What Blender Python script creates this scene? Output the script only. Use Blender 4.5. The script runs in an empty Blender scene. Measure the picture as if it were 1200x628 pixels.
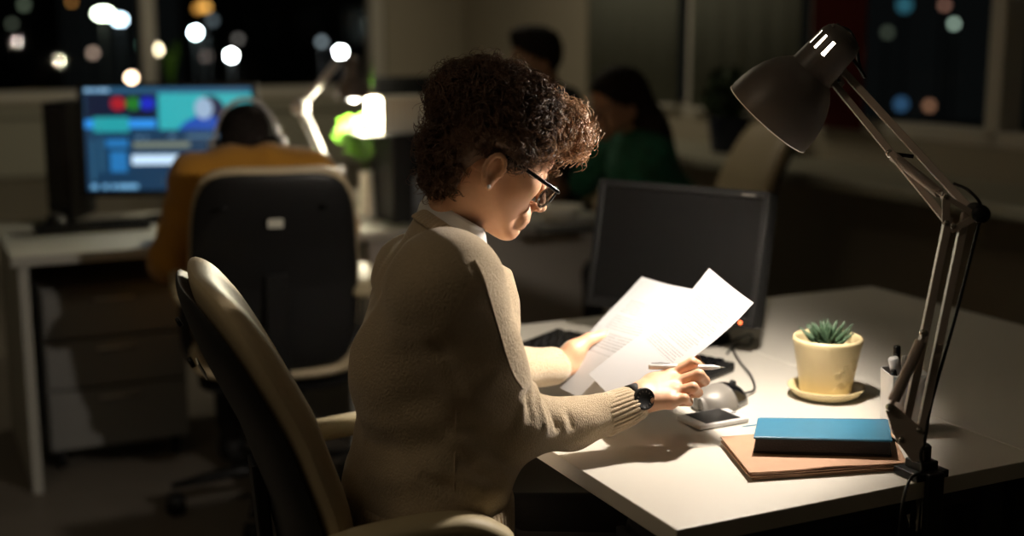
import bpy, math, random
import numpy as np
import openvdb
from mathutils import Vector, Matrix

random.seed(7)
rng = np.random.default_rng(7)
SC = bpy.context.scene
COL = SC.collection

# ---------------------------------------------------------------- camera
CAM_Z, PITCH, FPX = 1.39, math.radians(10.5), 1500.0
cam_data = bpy.data.cameras.new('camera')
cam = bpy.data.objects.new('camera', cam_data)
COL.objects.link(cam)
cam.location = (0, 0, CAM_Z)
cam.rotation_euler = (math.pi / 2 - PITCH, 0, 0)
cam_data.sensor_width = 36
cam_data.lens = 36 * FPX / 1200
cam_data.dof.use_dof = True
cam_data.dof.focus_distance = 1.95
cam_data.dof.aperture_fstop = 1.7
cam_data.clip_start = 0.05
SC.camera = cam

# ---------------------------------------------------------------- exposure and world
SC.view_settings.view_transform = 'Standard'
SC.view_settings.look = 'None'
SC.view_settings.gamma = 1
SC.view_settings.use_curve_mapping = False
SC.view_settings.exposure = 0.0
world = bpy.data.worlds.new('world')
SC.world = world
world.use_nodes = True
world.node_tree.nodes['Background'].inputs[0].default_value = (0.010, 0.012, 0.012, 1)
world.node_tree.nodes['Background'].inputs[1].default_value = 0.22

DESK_LAMP_W = 50.0
FAR_LAMP_W = 32.0
NEAR_FILL_W = 5.6
BACK_CEIL_W = 12.5


def light(name, kind, loc, energy, color, size=0.1, size_y=None, aim=None, spread=None):
    d = bpy.data.lights.new(name, kind)
    d.energy = energy
    d.color = color
    if kind == 'AREA':
        d.size = size
        if size_y:
            d.shape = 'RECTANGLE'; d.size_y = size_y
        if spread: d.spread = spread
    else:
        d.shadow_soft_size = size
    o = bpy.data.objects.new(name, d)
    o.location = loc
    if aim is not None:
        o.rotation_euler = (Vector(aim) - Vector(loc)).to_track_quat('-Z', 'Y').to_euler()
    COL.objects.link(o)
    o['kind'] = 'helper'
    return o


# near: unseen fill light added for the foreground; far: dim office ceiling fitting
light('fill_light_near', 'AREA', (-1.5, 1.0, 2.74), NEAR_FILL_W, (1.0, 0.80, 0.56), 1.1, 0.25, aim=(-1.5, 1.0, 0))
light('ceiling_glow_far', 'AREA', (-0.5, 6.2, 2.74), BACK_CEIL_W, (1.0, 0.86, 0.62), 1.1, 0.25, aim=(-0.5, 6.2, 0))

# ---------------------------------------------------------------- placement helpers
SP, CP = math.sin(PITCH), math.cos(PITCH)


def at(px, py, d):
    """a point seen at that place of the photo, d metres along the view axis"""
    v = (314 - py) / FPX * d
    return Vector(((px - 600) / FPX * d, d * CP + v * SP, CAM_Z - d * SP + v * CP))


def on(px, py, z):
    v = (314 - py) / FPX
    return at(px, py, (z - CAM_Z) / (-SP + v * CP))


YAW = math.radians(25.8)
A = Vector((math.cos(YAW), math.sin(YAW), 0))      # along the window-side desks
B = Vector((-math.sin(YAW), math.cos(YAW), 0))     # into the room
UP = Vector((0, 0, 1))
DESK = 0.74


def room(a, b, z=0.0):
    return A * a + B * b + UP * z


# ---------------------------------------------------------------- materials
def mat(name, color, rough=0.6, metal=0.0, spec=0.5, noise=None, bump=None, emit=None, emit_s=0.0, sheen=0.0, sss=0.0, coat=0.0):
    m = bpy.data.materials.new(name)
    m.use_nodes = True
    nt = m.node_tree
    b = nt.nodes['Principled BSDF']
    b.inputs['Base Color'].default_value = (*color, 1)
    b.inputs['Roughness'].default_value = rough
    b.inputs['Metallic'].default_value = metal
    b.inputs['Specular IOR Level'].default_value = spec
    b.inputs['Sheen Weight'].default_value = sheen
    b.inputs['Coat Weight'].default_value = coat
    if sss:
        b.inputs['Subsurface Weight'].default_value = sss
        b.inputs['Subsurface Radius'].default_value = (1.0, 0.35, 0.2)
        b.inputs['Subsurface Scale'].default_value = 0.006
    if emit:
        b.inputs['Emission Color'].default_value = (*emit, 1)
        b.inputs['Emission Strength'].default_value = emit_s
    tc = nt.nodes.new('ShaderNodeTexCoord')
    if noise:
        scale, amt = noise[0], noise[1]
        n = nt.nodes.new('ShaderNodeTexNoise'); n.inputs['Scale'].default_value = scale
        n.inputs['Detail'].default_value = 5
        nt.links.new(tc.outputs['Object'], n.inputs['Vector'])
        r = nt.nodes.new('ShaderNodeMix'); r.data_type = 'RGBA'
        r.inputs[6].default_value = (*[c * (1 - amt) for c in color], 1)
        r.inputs[7].default_value = (*[min(1, c * (1 + amt)) for c in color], 1)
        nt.links.new(n.outputs['Fac'], r.inputs[0])
        nt.links.new(r.outputs[2], b.inputs['Base Color'])
    if bump:
        n = nt.nodes.new('ShaderNodeTexNoise'); n.inputs['Scale'].default_value = bump[0]
        n.inputs['Detail'].default_value = 4
        nt.links.new(tc.outputs['Object'], n.inputs['Vector'])
        bp = nt.nodes.new('ShaderNodeBump'); bp.inputs['Strength'].default_value = bump[1]
        bp.inputs['Distance'].default_value = bump[2] if len(bump) > 2 else 0.002
        nt.links.new(n.outputs['Fac'], bp.inputs['Height'])
        nt.links.new(bp.outputs['Normal'], b.inputs['Normal'])
    return m


def knit(name, color, rib=0, scale=620.0, strength=0.6):
    m = mat(name, color, 0.95, spec=0.15, noise=(500, 0.30), sheen=0.35)
    nt = m.node_tree; b = nt.nodes['Principled BSDF']
    b.inputs['Sheen Roughness'].default_value = 0.5
    tc = nt.nodes.new('ShaderNodeTexCoord')
    mp = nt.nodes.new('ShaderNodeMapping'); mp.inputs['Scale'].default_value = (1, 1, .42)
    nt.links.new(tc.outputs['Object'], mp.inputs['Vector'])
    n1 = nt.nodes.new('ShaderNodeTexNoise'); n1.inputs['Scale'].default_value = scale; n1.inputs['Detail'].default_value = 3
    v1 = nt.nodes.new('ShaderNodeTexVoronoi'); v1.inputs['Scale'].default_value = scale * .9
    add = nt.nodes.new('ShaderNodeMath'); add.operation = 'SUBTRACT'
    nt.links.new(mp.outputs[0], n1.inputs['Vector']); nt.links.new(mp.outputs[0], v1.inputs['Vector'])
    nt.links.new(n1.outputs['Fac'], add.inputs[0]); nt.links.new(v1.outputs['Distance'], add.inputs[1])
    bp = nt.nodes.new('ShaderNodeBump'); bp.inputs['Strength'].default_value = strength
    bp.inputs['Distance'].default_value = 0.0022
    nt.links.new(add.outputs[0], bp.inputs['Height']); nt.links.new(bp.outputs['Normal'], b.inputs['Normal'])
    return m


def glow(name, color, s):
    return mat(name, (0.02, 0.02, 0.02), 0.5, emit=color, emit_s=s)


def glass_mat(name, tint=(1, 1, 1), refl=0.06, rough=0.02):
    m = bpy.data.materials.new(name); m.use_nodes = True
    nt = m.node_tree; nt.nodes.clear()
    o = nt.nodes.new('ShaderNodeOutputMaterial'); mx = nt.nodes.new('ShaderNodeMixShader')
    t = nt.nodes.new('ShaderNodeBsdfTransparent'); g = nt.nodes.new('ShaderNodeBsdfGlossy')
    t.inputs[0].default_value = (*tint, 1); g.inputs['Roughness'].default_value = rough
    mx.inputs[0].default_value = refl
    nt.links.new(t.outputs[0], mx.inputs[1]); nt.links.new(g.outputs[0], mx.inputs[2]); nt.links.new(mx.outputs[0], o.inputs[0])
    return m


M = dict(
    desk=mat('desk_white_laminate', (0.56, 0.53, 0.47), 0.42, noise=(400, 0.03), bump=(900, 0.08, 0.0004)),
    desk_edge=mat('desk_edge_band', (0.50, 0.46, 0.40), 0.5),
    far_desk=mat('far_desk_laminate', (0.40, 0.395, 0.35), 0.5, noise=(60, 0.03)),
    panel=mat('grey_panel', (0.36, 0.33, 0.29), 0.7, noise=(200, 0.04)),
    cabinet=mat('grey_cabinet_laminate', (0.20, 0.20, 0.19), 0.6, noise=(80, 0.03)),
    floor=mat('vinyl_floor', (0.16, 0.14, 0.115), 0.55, noise=(6, 0.2), bump=(60, 0.1)),
    wall=mat('beige_wall', (0.40, 0.36, 0.28), 0.9, noise=(3, 0.05), bump=(120, 0.1)),
    blind=mat('grey_green_blind', (0.20, 0.215, 0.18), 0.9, noise=(4, 0.05)),
    frame=mat('window_frame_paint', (0.62, 0.59, 0.52), 0.5, bump=(50, 0.03)),
    ledge=mat('ledge_paint', (0.34, 0.33, 0.26), 0.6, bump=(50, 0.05)),
    ceil=mat('ceiling_tiles', (0.5, 0.48, 0.44), 0.9, bump=(200, 0.2)),
    black=mat('black_plastic', (0.009, 0.009, 0.009), 0.45, spec=0.25, bump=(700, 0.08, 0.0005)),
    blackgloss=mat('black_glossy', (0.006, 0.006, 0.007), 0.16, coat=0.4),
    blackmat=mat('black_rubber', (0.010, 0.010, 0.010), 0.8, bump=(300, 0.1)),
    screen=mat('dark_screen', (0.005, 0.005, 0.005), 0.4, spec=0.22),
    shell=mat('black_chair_shell', (0.007, 0.007, 0.007), 0.5, bump=(500, 0.12, 0.0006)),
    leather=mat('cream_leather', (0.47, 0.38, 0.24), 0.48, noise=(14, 0.05), bump=(260, 0.35, 0.0008)),
    armpad=mat('beige_arm_pad', (0.42, 0.35, 0.21), 0.55, bump=(300, 0.2, 0.0006)),
    chrome=mat('steel', (0.55, 0.53, 0.5), 0.25, metal=1.0, bump=(40, 0.02)),
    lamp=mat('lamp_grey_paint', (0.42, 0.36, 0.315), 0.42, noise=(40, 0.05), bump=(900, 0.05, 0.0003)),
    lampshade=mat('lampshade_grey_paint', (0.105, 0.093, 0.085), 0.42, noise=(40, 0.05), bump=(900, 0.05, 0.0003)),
    lampin=mat('lamp_white_inside', (0.85, 0.83, 0.78), 0.6, bump=(100, 0.02)),
    skin=mat('skin_light', (0.60, 0.335, 0.205), 0.5, noise=(120, 0.06), bump=(700, 0.12, 0.0006), sss=0.10),
    skin_tan=mat('skin_tan', (0.42, 0.235, 0.15), 0.5, noise=(60, 0.06), sss=0.1),
    skin_dark=mat('skin_dark', (0.07, 0.028, 0.016), 0.5, noise=(60, 0.06)),
    lip=mat('lips', (0.50, 0.17, 0.13), 0.4, bump=(500, 0.1)),
    nail=mat('finger_nail', (0.66, 0.40, 0.30), 0.3, bump=(300, 0.03)),
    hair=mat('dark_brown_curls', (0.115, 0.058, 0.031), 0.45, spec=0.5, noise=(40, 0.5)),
    hair_lit=mat('brown_curls_lit', (0.36, 0.20, 0.10), 0.45, spec=0.6, noise=(40, 0.4)),  # same brown hair, with lamplight painted in for the fringe
    hair_black=mat('black_hair', (0.010, 0.007, 0.006), 0.8, spec=0.2, bump=(90, 0.5)),
    sweater=knit('beige_knit', (0.47, 0.37, 0.245)),
    rib=knit('beige_rib_knit', (0.48, 0.375, 0.25), strength=0.4),
    shirt=mat('white_shirt_cotton', (0.62, 0.60, 0.58), 0.8, bump=(1200, 0.2, 0.0004)),
    jeans=mat('black_trousers', (0.010, 0.009, 0.009), 0.9, bump=(500, 0.3)),
    mustard=knit('mustard_knit', (0.50, 0.235, 0.03), scale=300),
    green=mat('dark_green_pattern', (0.012, 0.12, 0.07), 0.9, noise=(38, 0.95)),
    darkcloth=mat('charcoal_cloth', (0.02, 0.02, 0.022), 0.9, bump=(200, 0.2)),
    pot=mat('cream_ceramic', (0.64, 0.53, 0.30), 0.42, noise=(30, 0.05), bump=(200, 0.06, 0.0006)),
    soil=mat('soil', (0.03, 0.02, 0.012), 1.0, bump=(150, 1.0, 0.004)),
    succ=mat('succulent_green', (0.045, 0.085, 0.045), 0.5, noise=(150, 0.5), bump=(300, 0.3)),
    leaf=mat('fern_green', (0.09, 0.25, 0.015), 0.5, noise=(20, 0.3)),
    leafdim=mat('dark_leaf', (0.03, 0.06, 0.02), 0.6, noise=(20, 0.3)),
    blue=mat('blue_leatherette', (0.035, 0.165, 0.27), 0.40, noise=(60, 0.08), bump=(500, 0.3, 0.0005)),
    pages=mat('notebook_page_edges', (0.022, 0.022, 0.024), 0.8, bump=(300, 0.3)),
    kraft=mat('kraft_paper', (0.42, 0.245, 0.15), 0.75, noise=(50, 0.08), bump=(200, 0.15, 0.0006)),
    white=mat('white_plastic', (0.60, 0.59, 0.58), 0.35, bump=(100, 0.02)),
    silver=mat('silver_plastic', (0.20, 0.185, 0.165), 0.45, metal=0.15, bump=(300, 0.03)),
    orange=mat('orange_pencil', (0.6, 0.2, 0.03), 0.5, bump=(100, 0.02)),
    grey=mat('grey_felt', (0.25, 0.25, 0.25), 0.6, bump=(100, 0.05)),
    red=mat('red_banner', (0.16, 0.012, 0.008), 0.8, bump=(20, 0.2)),
    bluepot=mat('navy_pot', (0.012, 0.02, 0.05), 0.5, bump=(50, 0.05)),
    asphalt=mat('night_asphalt', (0.02, 0.02, 0.02), 0.9, bump=(3, 0.3)),
    card=mat('white_cardboard', (0.7, 0.68, 0.58), 0.8, bump=(60, 0.1)),
    glass=glass_mat('window_glass', refl=0.004),
    lens=glass_mat('spectacle_lens', (0.45, 0.45, 0.45), 0.12),
    bulb=glow('bulb_glow', (1.0, 0.90, 0.74), 30.0),
    led=glow('orange_led', (1.0, 0.16, 0.04), 6.0),
)


# ---------------------------------------------------------------- mesh helpers
class MB:
    def __init__(s):
        s.v, s.f, s.uv = [], [], None

    def add(s, vs, fs):
        k = len(s.v)
        s.v.extend([tuple(p) for p in vs]); s.f.extend([tuple(i + k for i in f) for f in fs])
        return s

    def box(s, c, size, rot=None, x=None, y=None, z=None):
        """box at centre c; optional axes x,y,z"""
        x = x or Vector((1, 0, 0)); y = y or Vector((0, 1, 0)); z = z or Vector((0, 0, 1))
        c = Vector(c); hx, hy, hz = size[0] / 2, size[1] / 2, size[2] / 2
        vs = [c + x * (i * hx) + y * (j * hy) + z * (k * hz) for i in (-1, 1) for j in (-1, 1) for k in (-1, 1)]
        return s.add(vs, [(0, 1, 3, 2), (4, 6, 7, 5), (0, 4, 5, 1), (2, 3, 7, 6), (0, 2, 6, 4), (1, 5, 7, 3)])

    def prism(s, pts, off):
        """closed polygon pts (3-D) extruded by vector off"""
        n = len(pts); off = Vector(off)
        vs = [Vector(p) for p in pts] + [Vector(p) + off for p in pts]
        fs = [tuple(range(n))[::-1], tuple(range(n, 2 * n))] + [(i, (i + 1) % n, (i + 1) % n + n, i + n) for i in range(n)]
        return s.add(vs, fs)

    def tube(s, pts, r, n=8, closed=False, cap=True, flat=None):
        pts = [Vector(p) for p in pts]; m = len(pts)
        rs = r if isinstance(r, (list, tuple, np.ndarray)) else [r] * m
        vs, fs = [], []
        t0 = (pts[1] - pts[0]).normalized()
        nrm = t0.orthogonal().normalized()
        for i, p in enumerate(pts):
            if closed: t = (pts[(i + 1) % m] - pts[i - 1])
            else: t = pts[min(i + 1, m - 1)] - pts[max(i - 1, 0)]
            t.normalize()
            nrm = (nrm - t * nrm.dot(t))
            if nrm.length < 1e-6: nrm = t.orthogonal()
            nrm.normalize(); b = t.cross(nrm)
            for k in range(n):
                a = 2 * math.pi * k / n
                vs.append(p + (nrm * math.cos(a) + b * math.sin(a)) * rs[i])
        for i in range(m if closed else m - 1):
            j = (i + 1) % m
            for k in range(n):
                fs.append((i * n + k, i * n + (k + 1) % n, j * n + (k + 1) % n, j * n + k))
        if cap and not closed:
            fs.append(tuple(range(n))[::-1]); fs.append(tuple(range((m - 1) * n, m * n)))
        return s.add(vs, fs)

    def lathe(s, prof, o=(0, 0, 0), axis=(0, 0, 1), n=40, skip=None, ref=None):
        """prof: (r, h) list along the axis"""
        o = Vector(o); ax = Vector(axis).normalized()
        if ref is None: u = ax.orthogonal().normalized()
        else:
            u = Vector(ref); u = (u - ax * u.dot(ax)).normalized()
        w = ax.cross(u)
        vs, fs = [], []
        for r, h in prof:
            for k in range(n):
                a = 2 * math.pi * k / n
                vs.append(o + ax * h + (u * math.cos(a) + w * math.sin(a)) * max(r, 1e-5))
        for i in range(len(prof) - 1):
            for k in range(n):
                if skip and skip(i, k): continue
                fs.append((i * n + k, i * n + (k + 1) % n, (i + 1) * n + (k + 1) % n, (i + 1) * n + k))
        return s.add(vs, fs)

    def build(s, name, m, parent=None, smooth=False, bevel=0.0, seg=2, subsurf=0):
        me = bpy.data.meshes.new(name)
        me.from_pydata(s.v, [], s.f); me.validate(); me.update()
        return link(name, me, m, parent, smooth, bevel, seg, subsurf)


def link(name, me, m, parent=None, smooth=False, bevel=0.0, seg=2, subsurf=0):
    o = bpy.data.objects.new(name, me)
    me.materials.append(m)
    COL.objects.link(o)
    if smooth: me.shade_smooth()
    if bevel:
        b = o.modifiers.new('bevel', 'BEVEL'); b.width = bevel; b.segments = seg; b.limit_method = 'ANGLE'; b.angle_limit = 0.6
        me.shade_smooth()
        b.harden_normals = True
    if subsurf:
        q = o.modifiers.new('sub', 'SUBSURF'); q.levels = subsurf; q.render_levels = subsurf
    if parent is not None:
        o.parent = parent
        o.matrix_parent_inverse = world_of(parent).inverted()
    return o


def world_of(o):
    m = Matrix.LocRotScale(o.location, o.rotation_euler, o.scale)
    if o.parent is not None:
        m = world_of(o.parent) @ o.matrix_parent_inverse @ m
    return m


def thing(name, label, cat, loc=(0, 0, 0), group=None, rz=0.0):
    o = bpy.data.objects.new(name, None); o.empty_display_size = 0.05
    COL.objects.link(o); o.location = loc; o.rotation_euler = (0, 0, rz)
    return tag(o, label, cat, group)


def tag(o, label, cat, group=None):
    o['label'] = label; o['category'] = cat
    if group: o['group'] = group
    return o


def struct(o):
    o['kind'] = 'structure'
    return o


def copy_tree(o, parent=None):
    c = o.copy(); COL.objects.link(c)
    if parent is not None:
        c.parent = parent; c.matrix_parent_inverse = o.matrix_parent_inverse.copy()
    for ch in list(o.children): copy_tree(ch, c)
    return c


# ---------------------------------------------------------------- signed-distance modelling
class SDF:
    def __init__(s, lo, hi, h):
        s.lo = np.array(lo, float); s.h = h
        s.n = np.ceil((np.array(hi) - s.lo) / h).astype(int) + 1
        s.a = np.full(s.n, 0.05, np.float32)

    def region(s, lo, hi):
        i0 = np.clip(np.floor((np.array(lo) - s.lo) / s.h).astype(int), 0, s.n)
        i1 = np.clip(np.ceil((np.array(hi) - s.lo) / s.h).astype(int) + 1, 0, s.n)
        sl = tuple(slice(a, b) for a, b in zip(i0, i1))
        g = np.meshgrid(*[s.lo[k] + s.h * np.arange(i0[k], i1[k]) for k in range(3)], indexing='ij', sparse=True)
        return sl, g

    def put(s, fn, lo, hi, k=0.01, op='add'):
        m = k + 3 * s.h
        sl, g = s.region(np.array(lo) - m, np.array(hi) + m)
        old = s.a[sl]
        if old.size == 0: return s
        d = fn(*g).astype(np.float32)
        if op == 'add':
            if k > 0:
                hh = np.maximum(k - np.abs(old - d), 0) / k
                new = np.minimum(old, d) - hh * hh * k * 0.25
            else: new = np.minimum(old, d)
        else:
            d = -d
            if k > 0:
                hh = np.maximum(k - np.abs(old - d), 0) / k
                new = np.maximum(old, d) + hh * hh * k * 0.25
            else: new = np.maximum(old, d)
        s.a[sl] = new
        return s

    def ell(s, c, r, k=0.01, op='add', rot=None):
        c = np.array(c, float); r = np.array(r, float) if np.ndim(r) else np.full(3, float(r))
        R = np.eye(3) if rot is None else np.array(rot)
        ext = np.sqrt(((R * r[None, :]) ** 2).sum(1))

        def fn(x, y, z):
            p = [x - c[0], y - c[1], z - c[2]]
            q = [R[0, i] * p[0] + R[1, i] * p[1] + R[2, i] * p[2] for i in range(3)]
            k0 = np.sqrt((q[0] / r[0]) ** 2 + (q[1] / r[1]) ** 2 + (q[2] / r[2]) ** 2)
            k1 = np.sqrt((q[0] / r[0] ** 2) ** 2 + (q[1] / r[1] ** 2) ** 2 + (q[2] / r[2] ** 2) ** 2) + 1e-9
            return k0 * (k0 - 1) / k1
        return s.put(fn, c - ext, c + ext, k, op)

    def cone(s, a, b, ra, rb, k=0.01, op='add'):
        a = np.array(a, float); b = np.array(b, float); ab = b - a; L2 = max((ab ** 2).sum(), 1e-12)
        rm = max(ra, rb)

        def fn(x, y, z):
            t = np.clip(((x - a[0]) * ab[0] + (y - a[1]) * ab[1] + (z - a[2]) * ab[2]) / L2, 0, 1)
            return np.sqrt((x - a[0] - t * ab[0]) ** 2 + (y - a[1] - t * ab[1]) ** 2 + (z - a[2] - t * ab[2]) ** 2) - (ra + (rb - ra) * t)
        return s.put(fn, np.minimum(a, b) - rm, np.maximum(a, b) + rm, k, op)

    def chain(s, pts, rs, k=0.01, op='add'):
        for i in range(len(pts) - 1): s.cone(pts[i], pts[i + 1], rs[i], rs[i + 1], k, op)
        return s

    def mesh(s, iso=0.0, smooth=0):
        pad = np.pad(s.a, 1, constant_values=0.05)
        g = openvdb.FloatGrid(0.05); g.copyFromArray(pad)
        p, t, q = g.convertToPolygons(iso, 0.0)
        v = (p.astype(np.float64) - 1) * s.h + s.lo
        return v, t, q


def sm_laplace(v, q, it, lam=0.5):
    e = np.concatenate([q[:, [0, 1]], q[:, [1, 2]], q[:, [2, 3]], q[:, [3, 0]]])
    cnt = np.bincount(e[:, 0], minlength=len(v)) + np.bincount(e[:, 1], minlength=len(v))
    for _ in range(it):
        acc = np.zeros_like(v)
        for c in range(3):
            acc[:, c] = np.bincount(e[:, 0], v[e[:, 1], c], len(v)) + np.bincount(e[:, 1], v[e[:, 0], c], len(v))
        v = v + lam * (acc / np.maximum(cnt, 1)[:, None] - v)
    return v


def vnormals(v, q):
    n = np.cross(v[q[:, 2]] - v[q[:, 0]], v[q[:, 3]] - v[q[:, 1]])
    o = np.zeros_like(v)
    for i in range(4):
        for c in range(3): o[:, c] += np.bincount(q[:, i], n[:, c], len(v))
    return o / (np.linalg.norm(o, axis=1)[:, None] + 1e-12)


def np_mesh(name, v, q, m, parent=None, smooth=True):
    me = bpy.data.meshes.new(name)
    nv, nf = len(v), len(q)
    me.vertices.add(nv); me.vertices.foreach_set('co', np.ascontiguousarray(v, np.float32).ravel())
    me.loops.add(nf * q.shape[1]); me.loops.foreach_set('vertex_index', np.ascontiguousarray(q, np.int32).ravel())
    me.polygons.add(nf); me.polygons.foreach_set('loop_start', np.arange(0, nf * q.shape[1], q.shape[1], dtype=np.int32))
    me.update(calc_edges=True); me.validate()
    return link(name, me, m, parent, smooth)


def joinq(parts):
    vs, qs, k = [], [], 0
    for v, q in parts:
        vs.append(v); qs.append(q + k); k += len(v)
    return np.concatenate(vs), np.concatenate(qs)


def outward(v, q):
    """orient faces outward using signed volume"""
    a, b, c, d = (v[q[:, i]] for i in range(4))
    vol = (np.cross(b - a, c - a) * a).sum() + (np.cross(c - a, d - a) * a).sum()
    return q[:, ::-1] if vol < 0 else q

# ================================================================ ROOM SHELL
WA, WB = 3.61, 8.25            # window wall (A) and back wall (B) planes
A0, B0, HC = -3.2, -2.6, 2.78  # other sides, ceiling height
SILL = 0.97


def rbox(name, a0, a1, b0, b1, z0, z1, m, parent=None, bevel=0.0, smooth=False):
    c = room((a0 + a1) / 2, (b0 + b1) / 2, (z0 + z1) / 2)
    return MB().box(c, (a1 - a0, b1 - b0, z1 - z0), x=A, y=B).build(name, m, parent, bevel=bevel)


def a_at(px, b):
    u = (px - 600) / FPX
    t = b / (B.x * u + B.y)
    return t * (A.x * u + A.y)


def b_at(px, a):
    u = (px - 600) / FPX
    t = a / (A.x * u + A.y)
    return t * (B.x * u + B.y)


struct(rbox('floor', A0 - .2, WA + .2, B0 - .2, WB + .2, -0.2, 0.0, M['floor']))
struct(rbox('ceiling', A0 - .2, WA + .2, B0 - .2, WB + .2, HC, HC + .15, M['ceil']))
struct(rbox('wall_left', A0 - .2, A0, B0, WB, 0, HC, M['wall']))
struct(rbox('wall_near', A0 - .2, WA + .2, B0 - .2, B0, 0, HC, M['wall']))
# back wall: parapet, solid pier by the corner, lintel
w = MB()
w.box(room((A0 + WA) / 2, WB + .1, SILL / 2), (WA - A0, .2, SILL), x=A, y=B)
w.box(room((3.04 + WA) / 2 + .1, WB + .1, (SILL + HC) / 2), (WA - 3.04 + .2, .2, HC - SILL), x=A, y=B)
w.box(room((A0 + 3.04) / 2, WB + .1, 2.66), (3.04 - A0, .2, .24), x=A, y=B)
struct(w.build('wall_back', M['wall']))
w = MB()
w.box(room(WA + .1, (B0 + WB) / 2, SILL / 2), (.2, WB - B0, SILL), x=A, y=B)
w.box(room(WA + .1, (6.49 + WB) / 2, (SILL + HC) / 2), (.2, WB - 6.49, HC - SILL), x=A, y=B)
w.box(room(WA + .1, (B0 + 6.49) / 2, 2.66), (.2, 6.49 - B0, .24), x=A, y=B)
struct(w.build('wall_right', M['wall']))
# window 1 (back wall) and window 2 (right wall)
f = MB()
BM = [2.99, 1.487, 0.03, -1.45, -2.9]
for a in BM: f.box(room(a, WB + .06, (SILL + 2.54) / 2), (.085, .11, 2.54 - SILL), x=A, y=B)
f.box(room((A0 + 3.04) / 2, WB + .06, SILL + .03), (3.04 - A0, .11, .06), x=A, y=B)
f.box(room((A0 + 3.04) / 2, WB + .06, 2.51), (3.04 - A0, .11, .06), x=A, y=B)
win1 = struct(f.build('window_1', M['frame'], bevel=.006))
MB().box(room((A0 + 3.04) / 2, WB + .08, 1.75), (3.04 - A0, .006, 1.54), x=A, y=B).build('window_glass', M['glass'], win1)
f = MB()
RM = [6.45, 5.43, 4.48, 3.46, 2.45, 1.42, 0.4, -0.6, -1.6, -2.5]
for b in RM: f.box(room(WA + .06, b, (SILL + 2.54) / 2), (.11, .075, 2.54 - SILL), x=A, y=B)
f.box(room(WA + .06, (B0 + 6.49) / 2, SILL + .03), (.11, 6.49 - B0, .06), x=A, y=B)
f.box(room(WA + .06, (B0 + 6.49) / 2, 2.51), (.11, 6.49 - B0, .06), x=A, y=B)
win2 = struct(f.build('window_2', M['frame'], bevel=.006))
MB().box(room(WA + .08, (B0 + 6.49) / 2, 1.75), (.006, 6.49 - B0, 1.54), x=A, y=B).build('window_glass', M['glass'], win2)
# deep ledges under the windows
struct(rbox('trim_1', WA - .46, WA, B0, WB - .36, .80, .85, M['ledge'], bevel=.012))
struct(rbox('trim_2', A0, WA, WB - .34, WB, .90, .95, M['ledge'], bevel=.012))
struct(rbox('trim_3', A0, WA, WB - .30, WB, .55, .9, M['ledge']))
struct(rbox('baseboard_right', WA - .02, WA, B0, WB - .36, 0, .09, M['frame']))


def blind(b0, b1, name, label, z0=1.02):
    mb = MB(); n = 24; vs = []; fs = []
    for i in range(n + 1):
        b = b0 + (b1 - b0) * i / n
        dx = .004 * math.sin(i * 1.3)
        for z in (z0, 2.5): vs.append(room(WA - .03 + dx, b, z)); vs.append(room(WA - .022 + dx, b, z))
    for i in range(n):
        k = i * 4; fs += [(k, k + 4, k + 6, k + 2), (k + 1, k + 3, k + 7, k + 5), (k, k + 1, k + 5, k + 4), (k + 2, k + 6, k + 7, k + 3)]
    fs += [(0, 2, 3, 1), (n * 4, n * 4 + 1, n * 4 + 3, n * 4 + 2)]
    mb.add(vs, fs)
    t = thing(name, label, 'blind', room(WA - .03, (b0 + b1) / 2, z0))
    mb.build('blind_fabric', M['blind'], t, True)
    MB().tube([room(WA - .026, b0, z0 - .008), room(WA - .026, b1, z0 - .008)], .011, 10).build('bottom_bar', M['frame'], t, True)
    MB().tube([room(WA - .03, b0, 2.48), room(WA - .03, b1, 2.48)], .025, 12).build('roller', M['frame'], t, True)


blind(5.50, 6.42, 'roller_blind', 'pale grey-green roller blind behind the long-haired woman, next to the beige wall')
blind(4.53, 5.38, 'roller_blind', 'darker grey-green roller blind behind the desk lamp head, above the navy plant pot')
# dark red curtain by the mullion
mb = MB(); n = 40; vs = []; fs = []
for i in range(n + 1):
    b = 4.43 - .33 * i / n; dx = .018 * math.sin(i * .95)
    for z in (.99, 2.5):
        vs.append(room(WA - .05 + dx, b, z)); vs.append(room(WA - .046 + dx, b, z))
for i in range(n):
    k = i * 4; fs += [(k, k + 4, k + 6, k + 2), (k + 1, k + 3, k + 7, k + 5), (k, k + 1, k + 5, k + 4), (k + 2, k + 6, k + 7, k + 3)]
mb.add(vs, fs)
tag(mb.build('curtain', M['red'], None, True), 'dark red curtain hanging at the window just behind the desk lamp head', 'curtain')

# far ceiling fitting, and an added housing for the unseen near fill light
for nm, (x, y), lb in (('near', (-1.5, 1.0), 'added housing of the unseen fill light above the foreground chair'), ('far', (-.5, 6.2), 'dim ceiling light above the far desks by the window')):
    t = thing('ceiling_light', lb, 'ceiling light', (x, y, HC))
    MB().box((x, y, HC - .012), (1.2, .34, .022)).build('housing', M['frame'], t, bevel=.004)

# ================================================================ NIGHT OUTSIDE
struct(MB().box((0, 40, -6.1), (220, 130, .2)).build('ground_outside', M['asphalt']))
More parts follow.
